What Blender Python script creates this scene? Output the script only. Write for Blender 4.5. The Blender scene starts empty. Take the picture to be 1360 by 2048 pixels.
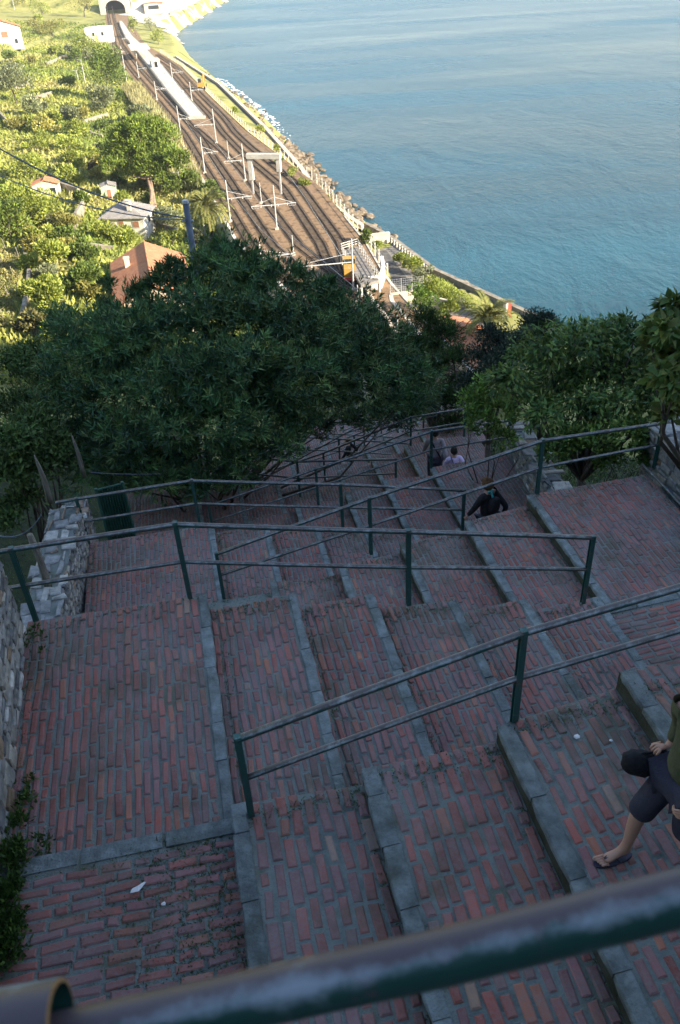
import bpy, math, random
import numpy as np
from mathutils import Vector, Matrix
SC = bpy.context.scene
COL = SC.collection
rnd = random.Random(7)
rs = np.random.RandomState(11)
PI = math.pi

# ------------------------------------------------------------------ camera geometry
F_, CX, CY = 1660., 680., 1024.
_nad = np.array([820., 3350.])
_d = np.array([_nad[0]-CX, _nad[1]-CY])
_down = np.array([_d[0], _d[1], F_]); _down /= np.linalg.norm(_down)
_fw = np.array([0, 0, 1.]); _Y = _fw-_down*(_fw@_down); _Y /= np.linalg.norm(_Y)
_X = np.cross(_down, _Y)
RM = np.array([_X, _Y, -_down])
def ray(u, v): return RM@np.array([u-CX, v-CY, F_])
def at(u, v, z):
    r = ray(u, v); return r*(z/r[2])
AZ = math.radians(11.5)
U = np.array([math.cos(AZ), math.sin(AZ), 0.]); V = np.array([-math.sin(AZ), math.cos(AZ), 0.]); Z = np.array([0, 0, 1.])
def uv(u, v, z=0.): return u*U+v*V+np.array([0, 0, z])
def A(*p): return np.array(p, float)

# ------------------------------------------------------------------ materials
def new_mat(name):
    m = bpy.data.materials.new(name); m.use_nodes = True
    nt = m.node_tree; b = nt.nodes['Principled BSDF']
    return m, nt, b
def node(nt, t, **k):
    n = nt.nodes.new(t)
    for a, v in k.items():
        if a in n.inputs: n.inputs[a].default_value = v
        else: setattr(n, a, v)
    return n
def ramp(nt, fac, stops):
    r = nt.nodes.new('ShaderNodeValToRGB')
    el = r.color_ramp.elements
    while len(el) < len(stops): el.new(0.5)
    for e, (p, c) in zip(el, stops):
        e.position = p; e.color = (*c, 1) if len(c) == 3 else c
    nt.links.new(fac, r.inputs['Fac']); return r
def mat_noise(name, c1, c2, scale=3., rough=.8, bump=.0, bscale=None, detail=6, coord='Object', c3=None, metal=0., stretch=None, spec=.3):
    """two or three colours mixed by noise, with a bump"""
    m, nt, b = new_mat(name); L = nt.links.new
    tc = node(nt, 'ShaderNodeTexCoord'); src = tc.outputs[coord]
    if stretch:
        mp = node(nt, 'ShaderNodeMapping'); mp.inputs['Scale'].default_value = stretch; L(src, mp.inputs['Vector']); src = mp.outputs[0]
    n = node(nt, 'ShaderNodeTexNoise', Scale=scale, Detail=detail, Roughness=.6); L(src, n.inputs['Vector'])
    st = [(.35, c1), (.65, c2)] if c3 is None else [(.32, c1), (.5, c2), (.66, c3)]
    r = ramp(nt, n.outputs['Fac'], st); L(r.outputs[0], b.inputs['Base Color'])
    b.inputs['Roughness'].default_value = rough; b.inputs['Metallic'].default_value = metal
    b.inputs['Specular IOR Level'].default_value = spec
    if bump:
        n2 = node(nt, 'ShaderNodeTexNoise', Scale=bscale or scale*4, Detail=8, Roughness=.65); L(src, n2.inputs['Vector'])
        bp = node(nt, 'ShaderNodeBump', Strength=bump, Distance=.05); L(n2.outputs['Fac'], bp.inputs['Height']); L(bp.outputs[0], b.inputs['Normal'])
    return m
def mat_attr(name, rough=.8, bump=.3, bscale=40, nscale=6, lo=.7, hi=1.25, trans=0., spec=.3, moss=None, bdist=.01, dust=None):
    """colour from the per-face 'Col' attribute varied by noise"""
    m, nt, b = new_mat(name); L = nt.links.new
    at_ = node(nt, 'ShaderNodeAttribute', attribute_name='Col')
    tc = node(nt, 'ShaderNodeTexCoord')
    n = node(nt, 'ShaderNodeTexNoise', Scale=nscale, Detail=5, Roughness=.6); L(tc.outputs['Object'], n.inputs['Vector'])
    mr = node(nt, 'ShaderNodeMapRange'); mr.inputs['From Min'].default_value = .3; mr.inputs['From Max'].default_value = .7
    mr.inputs['To Min'].default_value = lo; mr.inputs['To Max'].default_value = hi; L(n.outputs['Fac'], mr.inputs['Value'])
    mx = node(nt, 'ShaderNodeVectorMath', operation='SCALE'); L(at_.outputs['Color'], mx.inputs[0]); L(mr.outputs[0], mx.inputs['Scale'])
    out = mx.outputs[0]
    if dust:
        n4 = node(nt, 'ShaderNodeTexNoise', Scale=.9, Detail=9, Roughness=.75); L(tc.outputs['Object'], n4.inputs['Vector'])
        n5 = node(nt, 'ShaderNodeTexNoise', Scale=38, Detail=4, Roughness=.7); L(tc.outputs['Object'], n5.inputs['Vector'])
        a5 = node(nt, 'ShaderNodeMath', operation='MULTIPLY_ADD'); L(n5.outputs['Fac'], a5.inputs[0]); a5.inputs[1].default_value = .7; L(n4.outputs['Fac'], a5.inputs[2])
        r5 = ramp(nt, a5.outputs[0], [(.66, (.05,)*3), (1.05, (.75,)*3)])
        m5 = node(nt, 'ShaderNodeMix', data_type='RGBA'); L(r5.outputs[0], m5.inputs[0]); L(out, m5.inputs[6]); m5.inputs[7].default_value = (*dust, 1); out = m5.outputs[2]
    if moss:
        n3 = node(nt, 'ShaderNodeTexNoise', Scale=1.3, Detail=6, Roughness=.7); L(tc.outputs['Object'], n3.inputs['Vector'])
        r3 = ramp(nt, n3.outputs['Fac'], [(.50, (0, 0, 0)), (.68, (.75, .75, .75))])
        mm = node(nt, 'ShaderNodeMix', data_type='RGBA'); L(r3.outputs[0], mm.inputs[0]); L(out, mm.inputs[6]); mm.inputs[7].default_value = (*moss, 1); out = mm.outputs[2]
    L(out, b.inputs['Base Color'])
    b.inputs['Roughness'].default_value = rough; b.inputs['Specular IOR Level'].default_value = spec
    if trans:
        tr = node(nt, 'ShaderNodeBsdfTranslucent'); L(out, tr.inputs['Color'])
        ms = node(nt, 'ShaderNodeMixShader', Fac=trans); L(b.outputs[0], ms.inputs[1]); L(tr.outputs[0], ms.inputs[2])
        L(ms.outputs[0], nt.nodes['Material Output'].inputs['Surface'])
    if bump:
        n2 = node(nt, 'ShaderNodeTexNoise', Scale=bscale, Detail=6, Roughness=.7); L(tc.outputs['Object'], n2.inputs['Vector'])
        bp = node(nt, 'ShaderNodeBump', Strength=bump, Distance=bdist); L(n2.outputs['Fac'], bp.inputs['Height']); L(bp.outputs[0], b.inputs['Normal'])
    return m
M = {}
M['brick'] = mat_attr('fired_brick', rough=.75, bump=.5, bscale=45, nscale=2.2, lo=.7, hi=1.25, moss=(.06, .062, .042), dust=(.20, .17, .165))
M['mortar'] = mat_noise('grey_mortar', (.105, .130, .122), (.21, .245, .232), scale=2.5, bump=.8, bscale=60, rough=.9, c3=(.14, .155, .12))
M['kerb'] = mat_attr('grey_sandstone', rough=.85, bump=1., bscale=26, nscale=7, lo=.5, hi=1.35, bdist=.03, moss=(.05, .055, .035))
M['riser'] = mat_noise('mossy_concrete', (.030, .035, .018), (.075, .078, .06), scale=4, bump=.8, bscale=25, rough=.95)
M['rubble'] = mat_attr('rubble_stone', rough=.85, bump=.8, bscale=14, nscale=9, lo=.6, hi=1.3, bdist=.03)
M['leaf'] = mat_attr('green_leaves', rough=.55, bump=0, nscale=.8, lo=.75, hi=1.25, trans=.25, spec=.35)
M['leaf_far'] = mat_attr('sunlit_leaves', rough=.7, bump=0, nscale=.15, lo=.75, hi=1.25, trans=.2, spec=.2)
M['leaf_shade'] = mat_attr('oleander_leaves', rough=.5, bump=0, nscale=.9, lo=.7, hi=1.3, trans=.12, spec=.4)
M['bark'] = mat_noise('bark', (.05, .04, .03), (.14, .12, .10), scale=6, bump=.8, rough=.9, stretch=(1, 1, .3))
M['bark_pale'] = mat_noise('pale_bark', (.16, .11, .08), (.30, .22, .16), scale=3, bump=.6, rough=.9)
M['wood'] = mat_noise('weathered_wood', (.16, .15, .12), (.34, .32, .27), scale=5, bump=.8, rough=.9, stretch=(6, 6, .6))
M['steel'] = mat_noise('galvanised_steel', (.42, .43, .44), (.62, .62, .62), scale=2, rough=.5, metal=.2)
M['concrete'] = mat_noise('pale_concrete', (.40, .37, .32), (.60, .57, .50), scale=.8, bump=.3, rough=.9)
M['white'] = mat_noise('white_plaster', (.52, .50, .45), (.70, .68, .63), scale=.7, bump=.15, rough=.85)
M['cream'] = mat_noise('cream_plaster', (.50, .42, .32), (.66, .58, .46), scale=.5, bump=.15, rough=.9)
M['asphalt'] = mat_noise('asphalt', (.07, .07, .07), (.13, .125, .12), scale=1.2, bump=.3, rough=.9)
M['paving'] = mat_noise('grey_paving', (.14, .13, .12), (.26, .24, .22), scale=1.5, bump=.3, rough=.9)
M['ballast'] = mat_noise('brown_ballast', (.060, .038, .022), (.27, .175, .10), scale=.5, bump=1., bscale=3, rough=.95, c3=(.15, .105, .068), detail=10)
M['sleeper'] = mat_noise('sleepers', (.05, .038, .028), (.13, .10, .075), scale=1, rough=.9)
M['rail'] = mat_noise('rail_steel', (.05, .03, .02), (.11, .07, .05), scale=1, rough=.5, metal=.3)
M['rock'] = mat_noise('boulder_rock', (.07, .055, .042), (.25, .20, .145), scale=.9, bump=.6, rough=.9)
M['foam'] = mat_noise('sea_foam', (.65, .68, .7), (.85, .87, .88), scale=3, bump=.5, rough=.6)
M['skin'] = mat_noise('skin', (.42, .24, .17), (.50, .29, .21), scale=4, rough=.5, spec=.4)
M['black'] = mat_noise('black_cloth', (.010, .010, .012), (.022, .022, .026), scale=30, rough=.9, bump=.3)
M['olive'] = mat_noise('olive_knit', (.075, .082, .045), (.115, .12, .07), scale=8, rough=.95, bump=.5, bscale=90)
M['navy'] = mat_noise('dark_navy_cloth', (.028, .028, .045), (.05, .05, .075), scale=7, rough=.9, bump=.4, bscale=80)
M['greyshirt'] = mat_noise('taupe_shirt', (.24, .21, .22), (.30, .27, .28), scale=9, rough=.9, bump=.3)
M['lilac'] = mat_noise('lilac_shirt', (.62, .50, .75), (.72, .60, .84), scale=9, rough=.9, bump=.3)
M['hairdark'] = mat_noise('dark_hair', (.015, .012, .010), (.05, .04, .03), scale=30, rough=.7, bump=.8)
M['hairred'] = mat_noise('auburn_hair', (.10, .045, .018), (.22, .11, .045), scale=22, rough=.7, bump=.9)
M['teal'] = mat_noise('turquoise_cloth', (.04, .30, .30), (.06, .38, .38), scale=9, rough=.8)
M['flipflop'] = mat_noise('flipflop_rubber', (.02, .02, .035), (.05, .05, .08), scale=9, rough=.7)
M['paper'] = mat_noise('white_paper', (.6, .6, .6), (.75, .75, .75), scale=9, rough=.8)
M['yellow'] = mat_noise('yellow_paint', (.40, .24, .05), (.50, .30, .07), scale=2, rough=.5)
M['red'] = mat_noise('red_paint', (.45, .05, .04), (.55, .08, .06), scale=2, rough=.5)
M['glass'] = mat_noise('dark_glass', (.02, .025, .03), (.04, .05, .055), scale=2, rough=.15)
M['shutter'] = mat_noise('brown_shutter', (.25, .12, .07), (.32, .16, .1), scale=2, rough=.7)
M['greenmetal'] = mat_noise('green_corrugated', (.02, .075, .055), (.05, .13, .10), scale=2.5, rough=.6, bump=.2)
M['hut'] = mat_noise('pale_green_paint', (.30, .40, .32), (.42, .52, .43), scale=1.5, rough=.8)
M['dark'] = mat_noise('dark_void', (.006, .006, .006), (.012, .012, .012), scale=1, rough=1)
M['grass'] = mat_noise('hill_grass', (.06, .085, .016), (.30, .29, .10), scale=.09, bump=.9, bscale=1.2, rough=.95, c3=(.14, .175, .035), detail=10)
M['dune'] = mat_noise('pale_shore_rock', (.42, .38, .31), (.62, .58, .50), scale=.06, bump=.7, bscale=.5, rough=.95, detail=9)
M['bank'] = mat_noise('dry_bank', (.26, .19, .09), (.42, .33, .17), scale=.3, bump=.7, bscale=2, rough=.95, c3=(.16, .17, .05))

def roof_mat(name, c1, c2, ang, pitch=.25):
    m, nt, b = new_mat(name); L = nt.links.new
    tc = node(nt, 'ShaderNodeTexCoord'); mp = node(nt, 'ShaderNodeMapping'); mp.inputs['Rotation'].default_value = (0, 0, ang); L(tc.outputs['Object'], mp.inputs[0])
    w = node(nt, 'ShaderNodeTexWave', Scale=1/pitch/3.2, Distortion=.6); w.inputs['Detail'].default_value = 2; L(mp.outputs[0], w.inputs['Vector'])
    n = node(nt, 'ShaderNodeTexNoise', Scale=1.1, Detail=8, Roughness=.7); L(tc.outputs['Object'], n.inputs['Vector'])
    r = ramp(nt, n.outputs['Fac'], [(.3, c1), (.7, c2)]); L(r.outputs[0], b.inputs['Base Color'])
    bp = node(nt, 'ShaderNodeBump', Strength=.9, Distance=.12); L(w.outputs['Fac'], bp.inputs['Height']); L(bp.outputs[0], b.inputs['Normal'])
    b.inputs['Roughness'].default_value = .9
    return m
M['tile'] = roof_mat('orange_tiles', (.44, .16, .075), (.60, .28, .15), .4)
M['slate'] = roof_mat('slate_tiles', (.20, .19, .19), (.36, .34, .33), .7)

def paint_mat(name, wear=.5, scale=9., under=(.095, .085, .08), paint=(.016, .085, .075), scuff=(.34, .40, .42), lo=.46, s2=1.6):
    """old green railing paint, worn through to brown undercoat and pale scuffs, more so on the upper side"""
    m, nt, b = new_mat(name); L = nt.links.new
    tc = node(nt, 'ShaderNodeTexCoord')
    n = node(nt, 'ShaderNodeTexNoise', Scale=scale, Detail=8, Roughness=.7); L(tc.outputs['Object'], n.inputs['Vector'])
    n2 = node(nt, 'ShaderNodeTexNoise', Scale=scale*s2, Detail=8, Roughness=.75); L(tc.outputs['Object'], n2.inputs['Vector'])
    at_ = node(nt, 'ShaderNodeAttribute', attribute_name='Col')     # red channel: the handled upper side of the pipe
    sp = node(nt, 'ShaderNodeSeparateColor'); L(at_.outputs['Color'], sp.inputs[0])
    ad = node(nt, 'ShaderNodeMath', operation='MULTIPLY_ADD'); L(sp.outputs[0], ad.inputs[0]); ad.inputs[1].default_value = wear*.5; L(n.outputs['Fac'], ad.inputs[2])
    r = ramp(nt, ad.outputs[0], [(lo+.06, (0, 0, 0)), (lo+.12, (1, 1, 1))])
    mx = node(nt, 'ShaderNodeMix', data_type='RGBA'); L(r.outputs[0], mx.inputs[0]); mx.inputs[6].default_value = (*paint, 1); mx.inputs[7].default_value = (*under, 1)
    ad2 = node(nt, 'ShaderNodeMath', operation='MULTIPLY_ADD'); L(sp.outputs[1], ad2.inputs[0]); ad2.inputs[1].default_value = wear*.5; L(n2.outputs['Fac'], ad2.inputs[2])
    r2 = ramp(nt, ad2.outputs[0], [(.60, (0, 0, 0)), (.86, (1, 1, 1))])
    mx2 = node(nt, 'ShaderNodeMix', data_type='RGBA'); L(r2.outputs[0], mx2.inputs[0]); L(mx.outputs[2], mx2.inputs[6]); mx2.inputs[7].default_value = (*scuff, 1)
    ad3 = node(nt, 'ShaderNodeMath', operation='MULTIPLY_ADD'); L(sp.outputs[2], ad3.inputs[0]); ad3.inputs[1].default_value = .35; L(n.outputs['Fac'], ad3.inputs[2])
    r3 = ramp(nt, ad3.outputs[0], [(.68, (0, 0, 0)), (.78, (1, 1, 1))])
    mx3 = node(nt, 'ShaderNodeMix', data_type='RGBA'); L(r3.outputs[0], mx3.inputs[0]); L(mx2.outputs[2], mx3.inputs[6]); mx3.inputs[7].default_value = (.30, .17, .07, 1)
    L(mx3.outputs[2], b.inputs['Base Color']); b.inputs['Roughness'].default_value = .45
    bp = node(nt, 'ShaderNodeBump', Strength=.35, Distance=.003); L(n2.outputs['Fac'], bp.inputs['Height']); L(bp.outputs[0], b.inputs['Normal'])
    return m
M['pipe'] = paint_mat('worn_green_paint', wear=.55, scale=7)
M['postpaint'] = paint_mat('green_post_paint', wear=.2, scale=8, lo=.52)
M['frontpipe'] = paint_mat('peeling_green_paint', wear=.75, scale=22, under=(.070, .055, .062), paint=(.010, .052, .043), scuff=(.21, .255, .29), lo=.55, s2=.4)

# ------------------------------------------------------------------ mesh builder
class MB:
    def __init__(s): s.v = []; s.f = []; s.mi = []; s.c = []; s.n = 0
    def add(s, vs, fs, mi=0, col=None):
        vs = np.asarray(vs, float); s.v.append(vs); k = s.n
        for f in fs: s.f.append([i+k for i in f]); s.mi.append(mi)
        c = np.ones((len(vs), 3))*(1 if col is None else np.asarray(col)); s.c.append(c)
        s.n += len(vs)
    def hexa(s, p, mi=0, col=None):
        """p: 8 corners, 0-3 the bottom ring, 4-7 the top ring"""
        s.add(p, [(3, 2, 1, 0), (4, 5, 6, 7), (0, 1, 5, 4), (1, 2, 6, 5), (2, 3, 7, 6), (3, 0, 4, 7)], mi, col)
    def box(s, c, sx, sy, sz, rz=0., mi=0, col=None, base=True):
        ca, sa = math.cos(rz), math.sin(rz); p = []
        for z in ((0, sz) if base else (-sz/2, sz/2)):
            for x, y in ((-1, -1), (1, -1), (1, 1), (-1, 1)):
                x *= sx/2; y *= sy/2; p.append((c[0]+x*ca-y*sa, c[1]+x*sa+y*ca, c[2]+z))
        s.hexa(p, mi, col)
    def prism(s, ring, z0, z1, mi=0, col=None, zs=None):
        n = len(ring); top = [(x, y, z1 if zs is None else zs[i]) for i, (x, y) in enumerate(ring)]
        vs = [(x, y, z0) for x, y in ring]+top
        s.add(vs, [list(range(n))[::-1], [n+i for i in range(n)]]+[(i, (i+1) % n, n+(i+1) % n, n+i) for i in range(n)], mi, col)
    def tube(s, pts, r, seg=8, mi=0, cap=True, colf=None, col=None):
        pts = [np.asarray(p, float) for p in pts]; rr = r if hasattr(r, '__len__') else [r]*len(pts)
        vs = []; cs = []; a0 = None
        for i, p in enumerate(pts):
            t = pts[min(i+1, len(pts)-1)]-pts[max(i-1, 0)]; t = t/(np.linalg.norm(t)+1e-9)
            h = Z if abs(t[2]) < .95 else A(1, 0, 0)
            a = np.cross(t, h); a /= np.linalg.norm(a); b = np.cross(a, t)
            for k in range(seg):
                an = 2*PI*k/seg; nrm = a*math.cos(an)+b*math.sin(an); vs.append(p+nrm*rr[i])
                cs.append(colf(nrm, math.sin(an)) if colf else ((1, 1, 1) if col is None else col))
        fs = []
        for i in range(len(pts)-1):
            for k in range(seg):
                k2 = (k+1) % seg; fs.append((i*seg+k, i*seg+k2, (i+1)*seg+k2, (i+1)*seg+k))
        if cap: fs += [list(range(seg))[::-1], [(len(pts)-1)*seg+k for k in range(seg)]]
        s.add(vs, fs, mi); s.c[-1] = np.array(cs, float)
    def blob(s, c, rad, seed=0, sub=2, rough=.25, mi=0, col=None, flat=False):
        """an irregular faceted stone"""
        V_, F2 = ICO[sub]; r = np.random.RandomState(seed); nz = np.ones(len(V_))
        for _ in range(5):
            d = r.randn(3); d /= np.linalg.norm(d); k = r.uniform(.55, .95)
            pr = V_@d; nz = np.where(pr > k, nz*(k/np.maximum(pr, .01)), nz)
        nz *= 1+r.uniform(-rough, rough, len(V_))*.35
        v = V_*nz[:, None]*np.asarray(rad); s.add(v+np.asarray(c), F2, mi, col)
    def build(s, name, mats, parent=None, loc=None, smooth=False):
        if not s.v: return None
        v = np.concatenate(s.v); c = np.concatenate(s.c)
        me = bpy.data.meshes.new(name)
        off = np.zeros(3)
        if parent is not None:
            q = parent
            while q is not None: off = off+np.array(q.location); q = q.parent
        elif loc is not None: off = np.asarray(loc, float)
        me.from_pydata((v-off).tolist(), [], s.f)
        if not isinstance(mats, (list, tuple)): mats = [mats]
        for m in mats: me.materials.append(m if not isinstance(m, str) else M[m])
        if len(mats) > 1: me.polygons.foreach_set('material_index', np.array(s.mi, dtype=np.int32))
        ca = me.color_attributes.new('Col', 'FLOAT_COLOR', 'POINT')
        ca.data.foreach_set('color', np.concatenate([c, np.ones((len(c), 1))], 1).ravel())
        if smooth: me.shade_smooth()
        me.update()
        o = bpy.data.objects.new(name, me); COL.objects.link(o)
        if parent is not None: o.parent = parent
        elif loc is not None: o.location = off
        return o
def _ico(sub):
    import bmesh
    bm = bmesh.new(); bmesh.ops.create_icosphere(bm, subdivisions=sub, radius=1)
    v = np.array([x.co[:] for x in bm.verts]); f = [[q.index for q in p.verts] for p in bm.faces]; bm.free(); return v, f
ICO = {k: _ico(k) for k in (1, 2, 3)}

def tag(o, label=None, cat=None, group=None, kind=None):
    if label: o['label'] = label
    if cat: o['category'] = cat
    if group: o['group'] = group
    if kind: o['kind'] = kind
    return o
def thing(name, label, cat, loc=(0, 0, 0), group=None, rz=0):
    o = bpy.data.objects.new(name, None); COL.objects.link(o); o.location = tuple(loc); o.rotation_euler = (0, 0, rz)
    o.empty_display_size = .2
    return tag(o, label, cat, group)
def copy_tree(o, parent=None):
    c = o.copy(); COL.objects.link(c)
    if parent is not None: c.parent = parent
    for ch in list(o.children): copy_tree(ch, c)
    return c
def dup(o, loc, rz=0, sc=1., label=None, cat=None, group=None):
    c = copy_tree(o); c.location = tuple(loc); c.rotation_euler = (0, 0, rz); c.scale = (sc,)*3 if not hasattr(sc, '__len__') else sc
    return tag(c, label, cat, group)

def leaf_obj(name, P, D, N, L, W, col, mat, parent=None, loc=None):
    """one mesh of many kite-shaped leaves (P base, D direction, N face normal)"""
    n = len(P); D = D/np.linalg.norm(D, axis=1)[:, None]
    S = np.cross(D, N); S /= (np.linalg.norm(S, axis=1)[:, None]+1e-9)
    Nn = np.cross(S, D)
    L = L[:, None]; W = W[:, None]
    v = np.stack([P, P+D*L*.45+S*W*.5+Nn*W*.1, P+D*L-Nn*L*.08, P+D*L*.45-S*W*.5+Nn*W*.1], 1).reshape(-1, 3)
    off = np.zeros(3)
    if parent is not None:
        q = parent
        while q is not None: off = off+np.array(q.location); q = q.parent
    elif loc is not None: off = np.asarray(loc, float)
    v = v-off
    me = bpy.data.meshes.new(name); me.vertices.add(n*4); me.vertices.foreach_set('co', v.ravel())
    me.loops.add(n*4); me.loops.foreach_set('vertex_index', np.arange(n*4, dtype=np.int32))
    me.polygons.add(n); me.polygons.foreach_set('loop_start', np.arange(0, n*4, 4, dtype=np.int32))
    try: me.polygons.foreach_set('loop_total', np.full(n, 4, dtype=np.int32))
    except Exception: pass
    me.materials.append(mat if not isinstance(mat, str) else M[mat]); me.update(calc_edges=True)
    ca = me.color_attributes.new('Col', 'FLOAT_COLOR', 'POINT')
    cc = np.repeat(np.concatenate([col, np.ones((n, 1))], 1), 4, 0); ca.data.foreach_set('color', cc.ravel())
    o = bpy.data.objects.new(name, me); COL.objects.link(o)
    if parent is not None: o.parent = parent
    elif loc is not None: o.location = tuple(off)
    return o
def rdir(r, n):
    d = r.randn(n, 3); return d/np.linalg.norm(d, axis=1)[:, None]
def crown(c, rad, nb, n, L, W, cols, seed=0, bl=.38, up=.3, droop=0., flatbot=.0, spread=.35):
    """leaf positions of a crown built from sub-clumps; returns arrays for leaf_obj and the clump centres"""
    r = np.random.RandomState(seed); c = np.asarray(c, float); rad = np.asarray(rad, float)
    bd = rdir(r, nb); bd[:, 2] = np.where(bd[:, 2] < -.35, -bd[:, 2], bd[:, 2])
    bc = c+bd*rad*r.uniform(.45, .86, (nb, 1))
    br = rad.mean()*bl*r.uniform(.6, 1.3, nb)
    shade = r.uniform(.65, 1.35, nb)
    k = r.choice(nb, n, p=(br**2)/(br**2).sum())
    d = rdir(r, n); d[:, 2] = d[:, 2]*.9+.18
    P = bc[k]+d*(br[k]*r.uniform(.55, 1.12, n)**.5)[:, None]*A(1, 1, .8)
    if flatbot: P[:, 2] = np.maximum(P[:, 2], c[2]-rad[2]*flatbot+r.uniform(0, .15, n)*rad[2])
    out = P-c; out /= np.linalg.norm(out, axis=1)[:, None]
    D = d*.6+out*.5+rdir(r, n)*.7+A(0, 0, up-droop)
    N = d+rdir(r, n)*.6+A(0, 0, .5)
    cols = np.asarray(cols, float); ci = r.randint(0, len(cols), n)
    col = cols[ci]*(shade[k]*r.uniform(.75, 1.3, n))[:, None]
    return (P, D, N, L*r.uniform(.6, 1.3, n), W*r.uniform(.7, 1.2, n), np.clip(col, 0, 1)), bc
def limbs(mb, base, tops, r0, fork=.45, seed=0, seg=6, mi=0, lean=None):
    r = np.random.RandomState(seed); base = np.asarray(base, float); tops = np.asarray(tops); ctr = tops.mean(0)
    f = base+(ctr-base)*fork
    if lean is not None: f = f+np.asarray(lean)
    mid = base+(f-base)*.5+r.randn(3)*r0*.6
    mb.tube([base-Z*r0, base+Z*.1*r0, mid, f], [r0*1.35, r0*1.1, r0*.85, r0*.7], 10, mi)
    for t in tops:
        m = f+(t-f)*.5+r.randn(3)*np.linalg.norm(t-f)*.08
        mb.tube([f-(f-base)*.06, m, t], [r0*.45, r0*.28, r0*.10], seg, mi)
def lay(mb, a, b, c, d, n, bl, bh, gap, ht, colf, seed=0, jit=.004, mi=0, rough=0., bev=.008, rowj=.0, skip=0.):
    """courses of blocks over the quad a-b-c-d: long side along a->b, rows stacked towards d"""
    r = random.Random(seed); a, b, c, d, n = [np.asarray(q, float) for q in (a, b, c, d, n)]
    H = (np.linalg.norm(d-a)+np.linalg.norm(c-b))/2; Wd = (np.linalg.norm(b-a)+np.linalg.norm(c-d))/2
    rows = max(1, round(H/bh)); bhh = H/rows
    def Q(s, t): return (a*(1-s)+b*s)*(1-t)+(d*(1-s)+c*s)*t
    for i in range(rows):
        x = -r.uniform(.1, .9)*bl; wob = r.uniform(-rowj, rowj)
        while x < Wd:
            w = bl*r.uniform(.84, 1.12) if r.random() > .12 else bl*r.uniform(.4, .65)
            x0, x1 = max(x, 0), min(x+w-gap, Wd)
            x += w
            if x1-x0 < .05*bl+gap or r.random() < skip: continue
            y0 = i*bhh+gap/2+r.uniform(-jit, jit)+wob; y1 = (i+1)*bhh-gap/2+r.uniform(-jit, jit)+wob
            if rough: y0 += r.uniform(-rough, rough)*bhh; y1 += r.uniform(-rough, rough)*bhh
            sk = r.uniform(-jit, jit)*1.5
            hh = ht*r.uniform(.55, 1.15); e = bev*r.uniform(.7, 1.3)
            cs = [(x0, y0+sk), (x1, y0-sk), (x1, y1-sk), (x0, y1+sk)]
            if rough: cs = [(px+r.uniform(-.12, .12)*bl*rough*2, py+r.uniform(-.2, .2)*bhh*rough) for px, py in cs]
            mx_, my_ = (x0+x1)/2, (y0+y1)/2; vs = []
            for (px, py) in cs: vs.append(Q(px/Wd, py/H)-n*.01)
            for (px, py) in cs: vs.append(Q(px/Wd, py/H)+n*(hh-e*.7))
            for (px, py) in cs:
                qx = px+(e if px < mx_ else -e); qy = py+(e if py < my_ else -e)
                vs.append(Q(qx/Wd, qy/H)+n*(hh+r.uniform(-.1, .1)*e))
            fs = [(j, (j+1) % 4, 4+(j+1) % 4, 4+j) for j in range(4)]+[(4+j, 4+(j+1) % 4, 8+(j+1) % 4, 8+j) for j in range(4)]+[(8, 9, 10, 11)]
            mb.add(vs, fs, mi, colf(r))
def brick_col(r):
    q = r.random(); s = r.uniform(.75, 1.3)
    if q < .52: c = (.27, .070, .050)
    elif q < .84: c = (.22, .085, .085)
    elif q < .93: c = (.32, .11, .06)
    elif q < .975: c = (.18, .11, .10)
    else: c = (.25, .16, .11)
    return [x*s for x in c]
def kerb_col(r):
    s = r.uniform(.8, 1.2); return (.185*s, .220*s, .222*s)
def rubble_col(r):
    q = r.random(); s = r.uniform(.7, 1.25)
    c = (.24, .24, .225) if q < .45 else (.30, .28, .24) if q < .67 else (.16, .165, .17) if q < .87 else (.46, .45, .42) if q < .94 else (.25, .18, .12)
    return [x*s for x in c]

M['shade_ground'] = mat_noise('shade_darkened_ground', (.012, .020, .008), (.032, .045, .014), scale=.8, bump=.9, bscale=5, rough=.95, detail=9)  # hill ground with its shade put into the colour
M['oldstone'] = mat_noise('old_stone', (.16, .14, .11), (.36, .32, .26), scale=.9, bump=.7, bscale=3, rough=.95)
# ------------------------------------------------------------------ camera, light, world
cam = bpy.data.cameras.new('camera'); co = bpy.data.objects.new('camera', cam); COL.objects.link(co)
cam.sensor_fit = 'VERTICAL'; cam.sensor_height = 24.; cam.lens = F_/2048*24.
co.matrix_world = Matrix([[RM[i][0], -RM[i][1], -RM[i][2], 0] for i in range(3)]+[[0, 0, 0, 1]])
cam.clip_end = 20000; cam.clip_start = .05
cam.dof.use_dof = True; cam.dof.focus_distance = 9.; cam.dof.aperture_fstop = 19.45/5.0
cam.lens = F_/2048*24.
SC.camera = co
SUN_AZ, SUN_EL = math.radians(116), math.radians(24)
to_sun = A(math.sin(SUN_AZ)*math.cos(SUN_EL), math.cos(SUN_AZ)*math.cos(SUN_EL), math.sin(SUN_EL))
sl = bpy.data.lights.new('sun', 'SUN'); so = bpy.data.objects.new('sun', sl); COL.objects.link(so)
sl.energy = 5.0; sl.angle = math.radians(.53); sl.color = (1., .87, .66)
so.rotation_euler = Vector(to_sun.tolist()).to_track_quat('Z', 'Y').to_euler(); so.location = (60, -40, 60)
w = bpy.data.worlds.new('World'); SC.world = w; w.use_nodes = True
nt = w.node_tree; bg = nt.nodes['Background']
sky = nt.nodes.new('ShaderNodeTexSky'); sky.sky_type = 'NISHITA'; sky.sun_disc = False
sky.sun_elevation = SUN_EL; sky.sun_rotation = SUN_AZ; sky.altitude = 50
sky.air_density = 1.0; sky.dust_density = .6; sky.ozone_density = 2.0
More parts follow.
